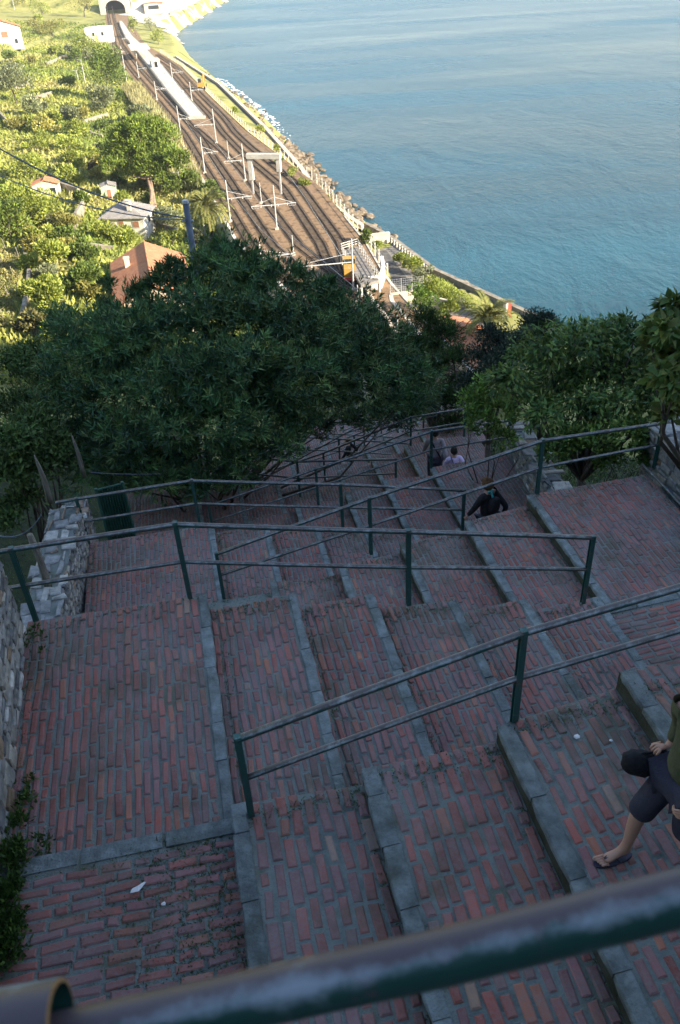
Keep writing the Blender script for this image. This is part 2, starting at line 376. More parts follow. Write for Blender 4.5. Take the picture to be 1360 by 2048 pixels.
nt.links.new(sky.outputs[0], bg.inputs['Color']); bg.inputs['Strength'].default_value = .100
SC.view_settings.view_transform = 'Standard'; SC.view_settings.look = 'None'; SC.view_settings.exposure = 1.88; SC.view_settings.gamma = 1
SC.cycles.max_bounces = 6; SC.cycles.diffuse_bounces = 3; SC.cycles.transparent_max_bounces = 4

# ------------------------------------------------------------------ land
RY = A(-200, 60, 100, 137, 158, 201, 269, 335, 421, 526, 691, 760, 1500)
RL = A(30, 16, 5, -8, -16, -26, -42, -60, -84, -111, -146, -160, -300)      # left edge of the railway
RR = A(50, 34, 19, 10.5, 8, 0, -21, -38, -59, -92, -129, -143, -283)        # right edge
WY = A(-200, 60, 100, 120, 145, 166, 179, 201, 231, 284, 382, 483, 560, 700, 1500)
WX = A(160, 66, 43, 33, 19.5, 13, 7, 0, -5, -16, -39, -70, -80, -106, -68)      # sea wall line
SX = A(190, 76, 52, 43, 33, 25.5, 22, 14.5, 6, -3.5, -25, -52, -72, -99, -60)     # shoreline
def fx(y, xs, ys=RY): return np.interp(y, ys, xs)
def noise2(x, y, s, seed=0):
    r = np.random.RandomState(seed); o = 0
    for i in range(7):
        a = r.uniform(0, 2*PI); k = s*(.6+.35*i); o = o+np.sin((x*math.cos(a)+y*math.sin(a))*k+r.uniform(0, 6.3)+1.3*np.sin((x*math.sin(a)-y*math.cos(a))*k*.7))/(1+.45*i)
    return o/3.
SEA = -62.
def TZ(x, y):
    x = np.asarray(x, float); y = np.asarray(y, float)
    u = x*U[0]+y*U[1]; v = x*V[0]+y*V[1]
    off = np.interp(v, [18, 62], [0, 16])
    zh = -8.3-.53*(v-7)-.55*np.maximum(0, -3.6-(u-off))*np.where(u < -30, .8, 1.)-.42*np.maximum(0, (u-off)-8.5)
    zh = np.where(v < 1.2, np.maximum(zh, -9+.9*np.abs(v)), zh)
    zh = zh+noise2(x, y, .35, 3)*.35
    xl, xr, xw, xs = fx(y, RL), fx(y, RR), fx(y, WX, WY), fx(y, SX, WY)
    d = xl-x
    zl = -50.1+.085*np.maximum(0, d-3)+.30*np.maximum(0, d-95)+.0
    st = 2.2; zt = (zl+50.1)/st; fr = zt-np.floor(zt); zt = (np.floor(zt)+np.clip((fr-.75)/.25, 0, 1))*st-50.1
    zl = np.where((d > 14) & (y < 640), .35*zl+.65*zt, zl)+noise2(x, y, .12, 5)*.35*np.clip(d/6, 0, 1)
    zl = np.maximum(zl, -50.1+np.maximum(0, (y-741))*.85)
    zr = np.where(x < xw, -50.1-3.2*np.clip((x-xr)/np.maximum(xw-xr, 1), 0, 1)**.8, -53.3-9.2*np.clip((x-xw)/np.maximum(xs-xw, 1), 0, 1.6))
    zr = np.where(x > xs, np.minimum(zr, -62.5-.25*(x-xs)), zr); zr = np.maximum(zr, -75)
    far = np.clip((y-480)/60, 0, 1)
    zr = np.where((y > 480) & (x < xs), np.maximum(zr, -62+far*np.minimum(14, .30*(xs-x))), zr)
    dip = np.clip((215-y)/30, 0, 1)*np.clip(d/.6, 0, 1)*np.clip((24-d)/8, 0, 1)*3.6
    zl = zl-dip
    tun = (np.abs(x+147.5) < 10) & (y < 752)
    zl = np.where(tun, -50.1, zl)
    flat = (y > 92) & (y < 172) & (x > xr+.6) & (x < xw-.3)
    zr = np.where(flat, -52., zr)
    z = np.where(x < xl, zl, np.where(x < xr, np.where(y > 741, zl, -50.1-np.clip((215-y)/30, 0, 1)*3.6), zr))
    z = np.where((y > 741) & (x < xs), np.maximum(z, np.minimum(-62+.55*(xs-x), zl)), z)
    z = np.maximum(z, zh)
    # promontory of the village, rising right of and behind the stairs
    top = np.interp(y, [-300, -60, 0, 30, 78, 86], [80, 62, 52, 36, -22, -78])
    zo = np.minimum((x-40-np.maximum(0, y)*.18)*1.7-40+noise2(x, y, .08, 9)*2.5, top+noise2(x, y, .05, 8)*3)
    return np.maximum(z, np.where(x > 30, zo, -90))
def hit(u, v, dz=0.):
    """where a sight line meets the land"""
    r = ray(u, v); r = r/np.linalg.norm(r); t = 12*np.exp(np.linspace(0, 4.85, 420))
    for _ in range(3):
        p = t[:, None]*r; b = p[:, 2] < TZ(p[:, 0], p[:, 1]); k = int(np.argmax(b)) if b.any() else len(t)-1
        t = np.linspace(t[max(k-1, 0)], t[k], 24)
    p = r*t[-1]; p[2] = float(TZ(p[0], p[1]))+dz
    return p
def terrain():
    xs = np.unique(np.concatenate([np.linspace(-900, -260, 30), np.arange(-260, -150, 4), np.arange(-150, 62, 1.7), np.linspace(62, 420, 45)]))
    ys = np.unique(np.concatenate([np.arange(-300, 0, 12), np.arange(0, 90, 1.5), np.arange(90, 340, 2.), np.arange(340, 800, 4.), np.linspace(800, 1700, 30)]))
    X, Y = np.meshgrid(xs, ys); Zz = TZ(X, Y)
    nx, ny = len(xs), len(ys); v = np.stack([X, Y, Zz], -1).reshape(-1, 3)
    i = np.arange(nx*ny).reshape(ny, nx); q = np.stack([i[:-1, :-1], i[:-1, 1:], i[1:, 1:], i[1:, :-1]], -1).reshape(-1, 4)
    me = bpy.data.meshes.new('hillside'); me.vertices.add(len(v)); me.vertices.foreach_set('co', v.ravel())
    me.loops.add(q.size); me.loops.foreach_set('vertex_index', q.ravel().astype(np.int32)); me.polygons.add(len(q))
    me.polygons.foreach_set('loop_start', np.arange(0, q.size, 4, dtype=np.int32)); me.update(calc_edges=True)
    me.materials.append(M['grass']); me.materials.append(M['shade_ground']); me.shade_smooth()
    cy_ = v[q].mean(1); cu_ = cy_@U; cv_ = cy_@V; me.polygons.foreach_set('material_index', ((cv_ < 95) & (cy_[:, 2] > -49) & (cu_ > -60)).astype(np.int32))  # faces of the shaded near hill get the darkened ground colour
    o = bpy.data.objects.new('hillside', me); COL.objects.link(o); tag(o, kind='structure')
terrain()
def sea():
    m, nt, b = new_mat('sea_water'); L = nt.links.new
    tc = node(nt, 'ShaderNodeTexCoord'); 
    mp = node(nt, 'ShaderNodeMapping'); mp.inputs['Rotation'].default_value = (0, 0, .5); mp.inputs['Scale'].default_value = (1, .45, 1); L(tc.outputs['Object'], mp.inputs[0])
    n1 = node(nt, 'ShaderNodeTexNoise', Scale=.55, Detail=9, Roughness=.68, Distortion=.4); L(mp.outputs[0], n1.inputs['Vector'])
    n2 = node(nt, 'ShaderNodeTexNoise', Scale=.055, Detail=7, Roughness=.6, Distortion=.6); L(mp.outputs[0], n2.inputs['Vector'])
    ad = node(nt, 'ShaderNodeMath', operation='MULTIPLY_ADD'); L(n2.outputs['Fac'], ad.inputs[0]); ad.inputs[1].default_value = 3.5; L(n1.outputs['Fac'], ad.inputs[2])
    bp = node(nt, 'ShaderNodeBump', Strength=.42, Distance=1.0); L(ad.outputs[0], bp.inputs['Height']); L(bp.outputs[0], b.inputs['Normal'])
    mp3 = node(nt, 'ShaderNodeMapping'); mp3.inputs['Rotation'].default_value = (0, 0, .15); mp3.inputs['Scale'].default_value = (.35, 1.6, 1); L(tc.outputs['Object'], mp3.inputs[0])
    n3 = node(nt, 'ShaderNodeTexNoise', Scale=.007, Detail=6, Roughness=.55, Distortion=.7); L(mp3.outputs[0], n3.inputs['Vector'])
    r = ramp(nt, n3.outputs['Fac'], [(.33, (.002, .034, .046)), (.5, (.004, .052, .076)), (.68, (.022, .105, .150))]); L(r.outputs[0], b.inputs['Base Color'])
    r2 = ramp(nt, n3.outputs['Fac'], [(.35, (.16,)*3), (.65, (.34,)*3)]); L(r2.outputs[0], b.inputs['Roughness'])
    b.inputs['IOR'].default_value = 1.33; b.inputs['Specular IOR Level'].default_value = .42
    me = bpy.data.meshes.new('sea'); me.from_pydata([(-4000, -2000, SEA), (9000, -2000, SEA), (9000, 14000, SEA), (-4000, 14000, SEA)], [], [(0, 1, 2, 3)]); me.materials.append(m)
    o = bpy.data.objects.new('sea', me); COL.objects.link(o); tag(o, kind='structure')
sea()

# ------------------------------------------------------------------ the zigzag stairs
NAZ = math.radians(10.); ND = A(-math.sin(NAZ), math.cos(NAZ), 0)      # direction of the nosings
def px(u_, v_, z_):
    p = at(u_, v_, z_); return (p@U, p@V)
FL = {}      # flight -> dict(nu=[u at rear], z=[treads left to right], line=[(u,v)...], off)
FL[1] = dict(z=[-5.90, -5.72, -5.52, -5.32, -5.12, -4.92, -4.72], line=[px(60, 1715, -5.90), px(462, 1638, -5.90), px(725, 1537, -5.52), px(1000, 1450, -5.32), px(1243, 1341, -5.12), px(1360, 1312, -4.95)], nu=[px(465, 1624, -5.72)[0], px(725, 1537, -5.52)[0], px(997, 1453, -5.32)[0], px(1241, 1345, -5.12)[0], 4.30, 5.35])
FL[2] = dict(z=[-6.05, -6.28, -6.51, -6.75, -6.98, -7.21, -7.44], line=[px(75, 1240, -6.05), px(385, 1193, -6.05), px(589, 1186, -6.28), px(745, 1187, -6.51), px(910, 1200, -6.75), px(1048, 1197, -6.98), px(1190, 1198, -7.21), px(1200, 1203, -7.44), px(1355, 1180, -7.44)],
             nu=[px(412, 1190, -6.05)[0], px(589, 1185, -6.28)[0], px(745, 1188, -6.51)[0], px(910, 1200, -6.75)[0], px(1048, 1195, -6.98)[0], px(1210, 1215, -7.21)[0]])
FL[3] = dict(z=[-8.60, -8.40, -8.20, -8.0, -7.8, -7.6], line=[px(447, 1192, -8.6), px(545, 1165, -8.4), px(678, 1130, -8.2), px(800, 1085, -8.), px(930, 1043, -7.8), px(1055, 990, -7.6), px(1285, 950, -7.6)],
             nu=[px(540, 1165, -8.4)[0], px(678, 1130, -8.2)[0], px(800, 1085, -8.)[0], px(930, 1043, -7.8)[0], px(1055, 990, -7.6)[0]])
FL[4] = dict(z=[-8.85, -9.07, -9.29, -9.51, -9.73, -9.95, -10.15], line=[px(178, 1086, -8.85), px(400, 1052, -8.85), px(530, 1048, -9.07), px(632, 1055, -9.29), px(700, 1060, -9.51)],
             nu=[px(425, 1048, -8.85)[0], px(534, 1047, -9.07)[0], px(636, 1055, -9.29)[0], 3.02, 3.98, 4.92])
FL[5] = dict(z=[-11.4, -11.18, -10.96, -10.74, -10.52, -10.3], line=[px(590, 1022, -11.18), px(690, 1000, -10.96), px(765, 975, -10.74), px(860, 935, -10.3), px(1015, 907, -10.3)],
             nu=[1.0, px(590, 1022, -11.18)[0], px(690, 1000, -10.96)[0], px(765, 975, -10.74)[0], px(860, 935, -10.3)[0]])
FL[6] = dict(z=[-11.55, -11.77, -11.99, -12.21, -12.43, -12.65, -12.87], line=[(0, 18.3), (6, 18.3)], nu=[0.05, 1.1, 2.1, 3.1, 4.1, 5.1])
NF = 20
for k in range(7, NF+1):
    o = 1.1*(k-6); vk = 20.7+2.7*(k-7); zb = -12.87-1.40*(k-7)-.15
    if k % 2: FL[k] = dict(z=[zb-1.2+.24*i for i in range(6)], line=[(0, vk), (9, vk)], nu=[o+1.0+1.05*i for i in range(5)])
    else: FL[k] = dict(z=[zb+.1-.215*i for i in range(7)], line=[(0, vk), (9, vk)], nu=[o+1.0*i for i in range(6)])
    FL[k]['off'] = o
for k in FL:
    FL[k].setdefault('off', 0.); pts = sorted(FL[k]['line']); FL[k]['lu'] = [p[0] for p in pts]; FL[k]['lv'] = [p[1] for p in pts]
    FL[k]['uL'] = -2.05+FL[k]['off']; FL[k]['uR'] = 7.15+FL[k]['off']
def VL(k, u):
    if k == 0: return 1.0
    return float(np.interp(u, FL[k]['lu'], FL[k]['lv']))
def tz_at(k, u):
    f = FL[k]; return f['z'][sum(1 for n in f['nu'] if u > n)]
words_down = {1: 'nearest brick flight, below the blurred foreground pipe, going down to the left', 2: 'brick flight going down to the right, behind the nearest one, with the broad left landing',
 3: 'brick flight going down to the left from the large landing by the right parapet', 4: 'brick flight with the landing beside the low rubble wall and green corrugated gate',
 5: 'brick flight the three walkers go down, beside the pale rubble wall on the right', 6: 'shaded brick flight going down to the right beneath the oleander'}
NW = 'zero one two three four five six seven eight nine ten eleven twelve thirteen fourteen fifteen sixteen seventeen eighteen nineteen twenty'.split()
OR = 'zeroth first second third fourth fifth sixth seventh eighth ninth tenth eleventh twelfth thirteenth fourteenth'.split()
for k in range(1, NF+1):
    f = FL[k]; odd = k % 2 == 1; nu = f['nu']; z = f['z']; n = len(nu)
    root = thing('stair_flight', words_down.get(k, 'distant brick flight crossed by railings, %s beyond the oleander shaded one' % OR[k-6]), 'stairs', uv((nu[0]+nu[-1])/2, VL(k, 2)-1.5, min(z)), 'zigzag flights of the brick stairway')
    ends = [f['uL']]+nu+[f['uR']]
    def rear(u): return (u, VL(k, u))
    def front(u):
        v0 = VL(k-1, u)+.004; dv = VL(k, u)-v0; return (u+dv*math.tan(AZ-NAZ)*-1, v0)
    for i in range(n+1):
        u0, u1 = ends[i], ends[i+1]; zz = z[i]
        a, b, c, d = front(u0), front(u1), rear(u1), rear(u0)
        mid = rear((u0+u1)/2)
        W_ = lambda q, h=0.: uv(q[0], q[1], zz+h)
        mb = MB(); dep = 2.4
        ring = [a, b, c, mid, d] if False else [a, b, c, d]
        lo = [uv(q[0], q[1], zz-dep) for q in ring]; hi = [uv(q[0], q[1], zz-.0065) for q in ring]
        mb.add(lo+hi, [(3, 2, 1, 0)]+[(j, (j+1) % 4, 4+(j+1) % 4, 4+j) for j in range(4)], 1)
        mb.add(hi, [(0, 1, 2, 3)], 0)
        stone = None; sw = .128 if k == 1 else .102
        ia, ib, ic, id_ = a, b, c, d
        if odd and i > 0: stone = ('L', a, d); ia = (a[0]+sw, a[1]); id_ = (d[0]+sw, d[1])
        if (not odd) and i < n: stone = ('R', b, c); ib = (b[0]-sw, b[1]); ic = (c[0]-sw, c[1])
        endl = (odd and i == 0) or ((not odd) and i == n)
        nosz = .17 if endl else 0.
        P4 = [W_(q, -.010) for q in (ia, ib, ic, id_)]
        if endl:      # transverse bricks, stone on the far edge
            e = nosz/ max(.5, (ic[1]-ib[1]))
            c2 = P4[2]+(P4[1]-P4[2])*e; d2 = P4[3]+(P4[0]-P4[3])*e
            lay(mb, P4[0], P4[1], c2, d2, Z, .262, .091, .026, .016, brick_col, seed=k*50+i, mi=2, jit=.007, bev=.012, rough=.06)
        else:
            lay(mb, P4[0], P4[3], P4[2], P4[1], Z, .275, .100 if k == 1 else .081, .030 if k == 1 else .022, .016, brick_col, seed=k*50+i, mi=2, jit=.005, bev=.012, rough=.05)
        st = mb.build('tread', ['mortar', 'riser', 'brick'], root)
        if stone:
            s, p, q = stone; mb = MB(); sg = 1 if s == 'L' else -1; L_ = q[1]-p[1]; t = 0.; j = 0
            rr = random.Random(k*31+i)
            while t < L_-.02:
                l = min(rr.uniform(.4, .75), L_-t)
                if L_-t-l < .2: l = L_-t
                x0 = np.interp([t+.005, t+l-.005], [0, L_], [p[0], q[0]]); yy = (p[1]+t+.005, p[1]+t+l-.005)
                o_ = -sg*.022+rr.uniform(-.008, .008); w2 = sg*(sw-rr.uniform(0, .02)); h = rr.uniform(.006, .016); bv = .018
                x0 = x0+rr.uniform(-.006, .006)
                # rounded worn edge on the outer side, several slices along the length for an uneven line
                ns = 5; vs = []; 
                for q_ in range(ns+1):
                    tt = q_/ns; ux = x0[0]+(x0[1]-x0[0])*tt; vy = yy[0]+(yy[1]-yy[0])*tt; w_ = rr.uniform(-.006, .006); cr = .012 if q_ in (0, ns) else 0
                    prof = [(o_+w_+sg*cr, -.045), (o_+w_+sg*cr, h-bv-cr), (o_+w_+sg*bv*.7, h-cr*.5), (w2-sg*.012, h-cr*.5), (w2, h-.012)]
                    prof.append((w2, -.045))
                    vs += [uv(ux+a_, vy, zz+b_) for a_, b_ in prof]
                m_ = len(prof); fs = [(q_*m_+e_, q_*m_+(e_+1) % m_, (q_+1)*m_+(e_+1) % m_, (q_+1)*m_+e_) for q_ in range(ns) for e_ in range(m_)]
                fs += [list(range(m_)), [ns*m_+e_ for e_ in range(m_)][::-1]]
                mb.add(vs, fs, 0, kerb_col(rr)); t += l; j += 1
            mb.build('stone_nosing', 'kerb', st)
        if endl and k < NF and k != 3:
            mb = MB(); p = P4[3]+Z*.004; q = P4[2]+Z*.004; dv = (P4[0]-P4[3]); dv = dv/np.linalg.norm(dv)*.165; L_ = np.linalg.norm(q-p); t = 0.; rr = random.Random(k*7)
            e = (q-p)/L_; o2 = -dv/np.linalg.norm(dv)*.02
            while t < L_-.02:
                l = min(rr.uniform(.5, .95), L_-t); 
                if L_-t-l < .25: l = L_-t
                p0 = p+e*(t+.006)+o2*rr.uniform(.5, 1.3); p1 = p+e*(t+l-.006)+o2*rr.uniform(.5, 1.3); h = rr.uniform(.01, .02)
                mb.hexa([p0-Z*.09, p1-Z*.09, p1+dv-Z*.09, p0+dv-Z*.09, p0+e*.01+dv*.08+Z*h, p1-e*.01+dv*.08+Z*h, p1-e*.01+dv*.93+Z*h, p0+e*.01+dv*.93+Z*h], 0, kerb_col(rr)); t += l
            mb.build('stone_nosing', 'kerb', st)

# ------------------------------------------------------------------ hand rails along the flights
def pipecol(nrm, up): return (max(0, nrm[2]), max(0, 1-abs(nrm[2]-.55)*2), .0)
def post_mesh(b, t, w=.052, dirx=U):
    mb = MB(); b = np.asarray(b); t = np.asarray(t); dx = dirx/np.linalg.norm(dirx); dy = np.cross(Z, dx)
    for (a0, a1, b0, b1) in ((-.5, .5, -.5, -.32), (-.5, .5, .32, .5), (-.11, .11, -.32, .32)):
        r_ = []
        for q in (b-Z*.05, t):
            for (x, y) in ((a0, b0), (a1, b0), (a1, b1), (a0, b1)): r_.append(q+dx*x*w+dy*y*w)
        mb.hexa(r_, 0, (.1, .1, 0))
    mb.hexa([t+dx*x*w*.55+dy*y*w*.6 for x, y in ((-1, -1), (1, -1), (1, 1), (-1, 1))]+[t+Z*.022+dx*x*w*.5+dy*y*w*.5 for x, y in ((-1, -1), (1, -1), (1, 1), (-1, 1))], 0, (1, .7, 0))
    return mb
def railing(pts, label, group='green hand rails along the stairs', ext0=0., ext1=0., rt=.030, rm=.025, seg=10):
    """pts: list of (base, top) world points; rails run from post to post"""
    root = thing('hand_rail', label, 'railing', pts[0][0], group)
    for b, t in pts: post_mesh(b, t).build('post', 'postpaint', root)
    tops = [t-Z*.012 for b, t in pts]; mids = [b+(t-b)*.50 for b, t in pts]
    for nm, ps, r_ in (('top_rail', tops, rt), ('mid_rail', mids, rm)):
        q = list(ps)
        if ext0: q[0] = q[0]+(q[0]-q[1])/np.linalg.norm(q[0]-q[1])*ext0
        if ext1: q[-1] = q[-1]+(q[-1]-q[-2])/np.linalg.norm(q[-1]-q[-2])*ext1
        mb = MB()
        full = []
        for i in range(len(q)-1):
            for s in range(3): 
                full.append(q[i]+(q[i+1]-q[i])*(s/3.)+(Z*.004*math.sin(i*3+s) if s else 0))
        full.append(q[-1]); mb.tube(full, r_, seg, colf=pipecol); mb.build(nm, 'pipe', root, smooth=True)
    return root
def base_top(b, z, t):
    p = at(b[0], b[1], z); r = ray(*t)
    # closest point of the vertical through p to the sight line through t
    n = np.cross(Z, r); m = np.cross(r, n); h = ((-p)@m)/(Z@m); return p, p+Z*h
def gen_post(k, u, h=.97):
    v = VL(k, u)-.06; return (uv(u, v, tz_at(k, u)), uv(u, v, tz_at(k, u)+h))
R = {}
R[1] = [base_top((503, 1630), -5.72, (480, 1475)), base_top((1028, 1440), -5.32, (1048, 1264)), gen_post(1, 4.75), gen_post(1, 7.0)]
R[2] = [base_top((72, 1240), -6.05, (22, 1098)), base_top((380, 1195), -6.05, (350, 1047)), base_top((817, 1203), -6.51, (816, 1062)), base_top((1166, 1200), -6.98, (1188, 1074))]
R[3] = [base_top((447, 1192), -8.6, (433, 1107)), base_top((742, 1103), -8.0, (741, 996)), base_top((1074, 988), -7.6, (1085, 880)), base_top((1309, 932), -7.6, (1325, 845))]
R[4] = [base_top((178, 1088), -8.85, (150, 998)), base_top((400, 1052), -8.85, (386, 960)), base_top((686, 1060), -9.29, (685, 968)), base_top((925, 1058), -9.73, (927, 980))]
R[5] = [base_top((428, 1075), -11.4, (420, 1010)), base_top((637, 1010), -10.96, (635, 937)), base_top((862, 936), -10.3, (862, 862)), base_top((1015, 907), -10.3, (1018, 840))]
R[6] = [gen_post(6, -2.), gen_post(6, 0), base_top((600, 990), -11.99, (600, 922)), base_top((792, 975), -12.43, (793, 918))]
rl = {1: 'nearest sharp hand rail, from the brown end post up to the right edge', 2: 'hand rail along the broad left landing, starting at the tall rubble wall',
 3: 'long hand rail rising from a short dark post to the far right parapet', 4: 'green hand rail beside the low rubble wall and corrugated gate on the left',
 5: 'green hand rail right behind the three walkers heads', 6: 'dark hand rail running out of the oleander shade to a short end post'}
for k in range(1, NF+1):
    if k in R: pts = R[k]
    elif k % 2: pts = [gen_post(k, FL[k]['off']+q) for q in (.2, 2.7, 5.4, 7.1)]
    else: pts = [gen_post(k, FL[k]['off']+q) for q in (-1.95, 0, 2.65, 5.1)]
    railing(pts, rl.get(k, '%s of the thin green rails criss-crossing beyond the walkers' % OR[k-6]), ext0=.35 if k in (2, 4) else 0., seg=10 if k < 6 else 6)

# the blurred pipe in front of the lens
mbp = MB(); d0 = .68
def atd(u, v, d):
    r = ray(u, v); c = RM[:, 2]; return r*(d/(r@c))
q = [atd(-500, 2215, d0), atd(60, 2093, d0), atd(480, 2003, d0*.99), atd(905, 1910, d0*.98), atd(1360, 1795, d0*.96), atd(1900, 1655, d0*.94)]
root = thing('front_rail', 'blurred peeling green pipe crossing the whole foreground at bottom', 'railing', q[2]-Z*.95)
full = []
for i in range(len(q)-1):
    for s in range(8): full.append(q[i]+(q[i+1]-q[i])*(s/8.))
full.append(q[-1])
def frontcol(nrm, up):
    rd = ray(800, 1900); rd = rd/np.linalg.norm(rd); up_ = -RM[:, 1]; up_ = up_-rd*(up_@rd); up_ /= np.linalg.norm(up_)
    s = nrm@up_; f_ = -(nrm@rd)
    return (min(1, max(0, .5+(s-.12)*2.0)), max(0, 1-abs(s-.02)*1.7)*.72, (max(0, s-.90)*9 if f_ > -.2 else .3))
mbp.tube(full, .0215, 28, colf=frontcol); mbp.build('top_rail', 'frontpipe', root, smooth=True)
ca_ = math.cos; mb = MB(); e = (q[1]-q[0])/np.linalg.norm(q[1]-q[0]); st = atd(118, 2052, d0)
a_, b_ = atd(-400, 2130, d0*.985), atd(122, 2040, d0*.985)
seg = 28; ax = (b_-a_)/np.linalg.norm(b_-a_)
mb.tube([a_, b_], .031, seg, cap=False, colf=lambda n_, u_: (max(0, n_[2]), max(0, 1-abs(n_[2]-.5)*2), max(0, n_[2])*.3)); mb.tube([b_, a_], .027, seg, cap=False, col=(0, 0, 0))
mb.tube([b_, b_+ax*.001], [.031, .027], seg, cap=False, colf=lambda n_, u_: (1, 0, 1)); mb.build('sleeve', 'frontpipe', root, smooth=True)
# vertical posts of this rail (below the frame) and the platform it stands on
mb = MB(); 
for pt in (a_+ax*.1, q[-1]): mb.tube([pt, pt-Z*1.05], .026, 10, col=(.2, .2, 0))
mb.build('post', 'frontpipe', root, smooth=True)
mb = MB(); ring = [uv(-4, -2.5), uv(8, -2.5), uv(8, .42), uv(-4, .42)]
mb.prism([(p[0], p[1]) for p in ring], -9, -1.72); o = mb.build('viewing_platform', 'mortar', loc=uv(0, 0, -9)); tag(o, kind='structure')

# ------------------------------------------------------------------ rubble walls beside the landings
def rubble_wall(label, path, zb, zt, th, faces='LRTE', group='rubble parapet walls beside the stairs', seed=0, bl=.30, bh=.13, capbl=.33, capbh=.26, zt2=None, name='rubble_wall', topc=None):
    """path: [(x,y) start, (x,y) end] of the inner face, wall body to its left"""
    p, q = A(*path[0], 0), A(*path[1], 0); e = (q-p)/np.linalg.norm(q-p); nn = np.cross(Z, e)   # left of travel
    zt2 = zt if zt2 is None else zt2
    root = thing(name, label, 'wall', (p[0], p[1], zb), group)
    mb = MB(); i = .02
    c = [p+nn*i+e*i, q+nn*i-e*i, q+nn*(th-i)-e*i, p+nn*(th-i)+e*i]
    mb.hexa([x+Z*zb for x in c]+[c[0]+Z*(zt-i), c[1]+Z*(zt2-i), c[2]+Z*(zt2-i), c[3]+Z*(zt-i)], 0)
    lay(mb, p+Z*zb+nn*i, q+Z*zb+nn*i, q+Z*zt2+nn*i, p+Z*zt+nn*i, -nn, bl, bh, .022, .03, rubble_col, seed=seed, mi=1, rough=.35, bev=.02, jit=.01)
    lay(mb, q+Z*zb-e*i, q+nn*th+Z*zb-e*i, q+nn*th+Z*zt2-e*i, q+Z*zt2-e*i, e, bl, bh, .022, .03, rubble_col, seed=seed+1, mi=1, rough=.3, bev=.02)
    lay(mb, p+nn*th+Z*zb+e*i, p+Z*zb+e*i, p+Z*zt+e*i, p+nn*th+Z*zt+e*i, -e, bl, bh, .022, .03, rubble_col, seed=seed+2, mi=1, rough=.3, bev=.02)
    lay(mb, q+nn*(th-i)+Z*zb, p+nn*(th-i)+Z*zb, p+nn*(th-i)+Z*zt, q+nn*(th-i)+Z*zt2, nn, bl, bh, .022, .03, rubble_col, seed=seed+3, mi=1, rough=.3, bev=.02)
    mb.build('wall_body', ['mortar', 'rubble'], root)
    mb = MB()
    lay(mb, p+Z*(zt-.015), q+Z*(zt2-.015), q+nn*th+Z*(zt2-.015), p+nn*th+Z*(zt-.015), Z, capbl, capbh, .03, .035, topc or rubble_col, seed=seed+4, mi=0, rough=.7, bev=.02, jit=.015)
    mb.build('coping', ['rubble'], root)
    return root
def xy(u, v): p = uv(u, v); return (p[0], p[1])
pa = at(57, 1262, -6.05); pb = at(28, 1700, -6.05)
rubble_wall('tall rubble wall along the left edge of the nearest landings', [xy(pb@U+.02, 1.0), xy(pa@U-.02, pa@V+.0)], -7.5, -4.95, .45, seed=5, bl=.24, bh=.10)
def capcol(r):
    q = r.random(); s = r.uniform(.8, 1.15); c = (.40, .40, .37) if q < .35 else (.24, .25, .25) if q < .85 else (.26, .20, .15); return [x*s for x in c]
p0 = at(158, 1219, -8.85); p1 = at(181, 1083, -8.85)
p0 = p0+(p0-p1)*.75
rubble_wall('low rubble wall with pale flat capstones and wooden stakes, beside the second landing on the left', [(p0[0], p0[1]), (p1[0]+.0, p1[1])], -11.5, -8.05, .52, seed=15, bl=.16, bh=.08, capbl=.30, capbh=.20, topc=capcol)
p2 = at(189, 1040, -9.3); 
g0 = uv(p1@U-.25, p1@V+.45); g1 = uv(p1@U-.2, p1@V+2.3)
rubble_wall('narrow rubble wall by the green corrugated gate, lower than the capped one', [(g0[0], g0[1]), (g1[0], g1[1])], -12.5, -9.35, .45, seed=25, bl=.18, bh=.09, capbl=.22, capbh=.14, topc=capcol)
# right hand side walls
a_ = uv(7.55, 12.3); b_ = uv(7.15, 15.4)
rubble_wall('pale low rubble wall between the two right landings, trees behind it', [(b_[0], b_[1]), (a_[0]-.6, a_[1]-1.4)], -12.2, -9.55, .45, seed=35, bl=.2, bh=.09, capbl=.3, capbh=.2)
a_ = at(1275, 958, -7.6)
rubble_wall('stone parapet at the far right where the long rail ends', [xy(7.45, 10.6), xy(7.3, 7.2)], -10.5, -7.0, .5, seed=45, bl=.3, bh=.14)
# thin pipes lying at landing edges
for (u0, v0, z0, u1, v1, lab) in ((7.2, 10.2, -7.55, 7.12, 7.3, 'thin dark pipe lying along the edge of the right landing'), (7.25, 15.2, -10.25, 7.2, 13.0, 'thin dark pipe at the edge of the walkers landing')):
    mb = MB(); a = uv(u0, v0, z0); mb.tube([a+(uv(u1, v1, z0)-a)*t+Z*.012*math.sin(t*9) for t in np.linspace(0, 1, 9)], .022, 8, col=(.3, .3, 0)); o = mb.build('edge_pipe', 'pipe', loc=a, smooth=True); tag(o, lab, 'pipe')
# stakes
for i, (b, t, zb_, w_, lab) in enumerate((((100, 1000), (76, 908), -8.02, .055, 'pointed grey wooden stake leaning left on the capped rubble wall'), ((168, 950), (146, 868), -9.3, .05, 'slim grey stake on the narrow wall, in front of the oleander'), ((95, 1168), (57, 1070), -8.02, .06, 'blunt yellowish wooden stake behind the green rail on the left wall'))):
    p, tt = base_top(b, zb_, t); p = p-Z*.05; tp = tt+U*(-.03 if i < 2 else -.02); mb = MB()
    m_ = p+(tp-p)*.5+U*.02
    mb.tube([p, p+(m_-p)*.6, m_, m_+(tp-m_)*.55, tp], [w_, w_*.95, w_*.85, w_*(.6 if i < 2 else .9), w_*(.12 if i < 2 else .75)], 7); o = mb.build('wooden_stake', 'wood', loc=p, smooth=True); tag(o, lab, 'stake', 'wooden stakes on the left walls')
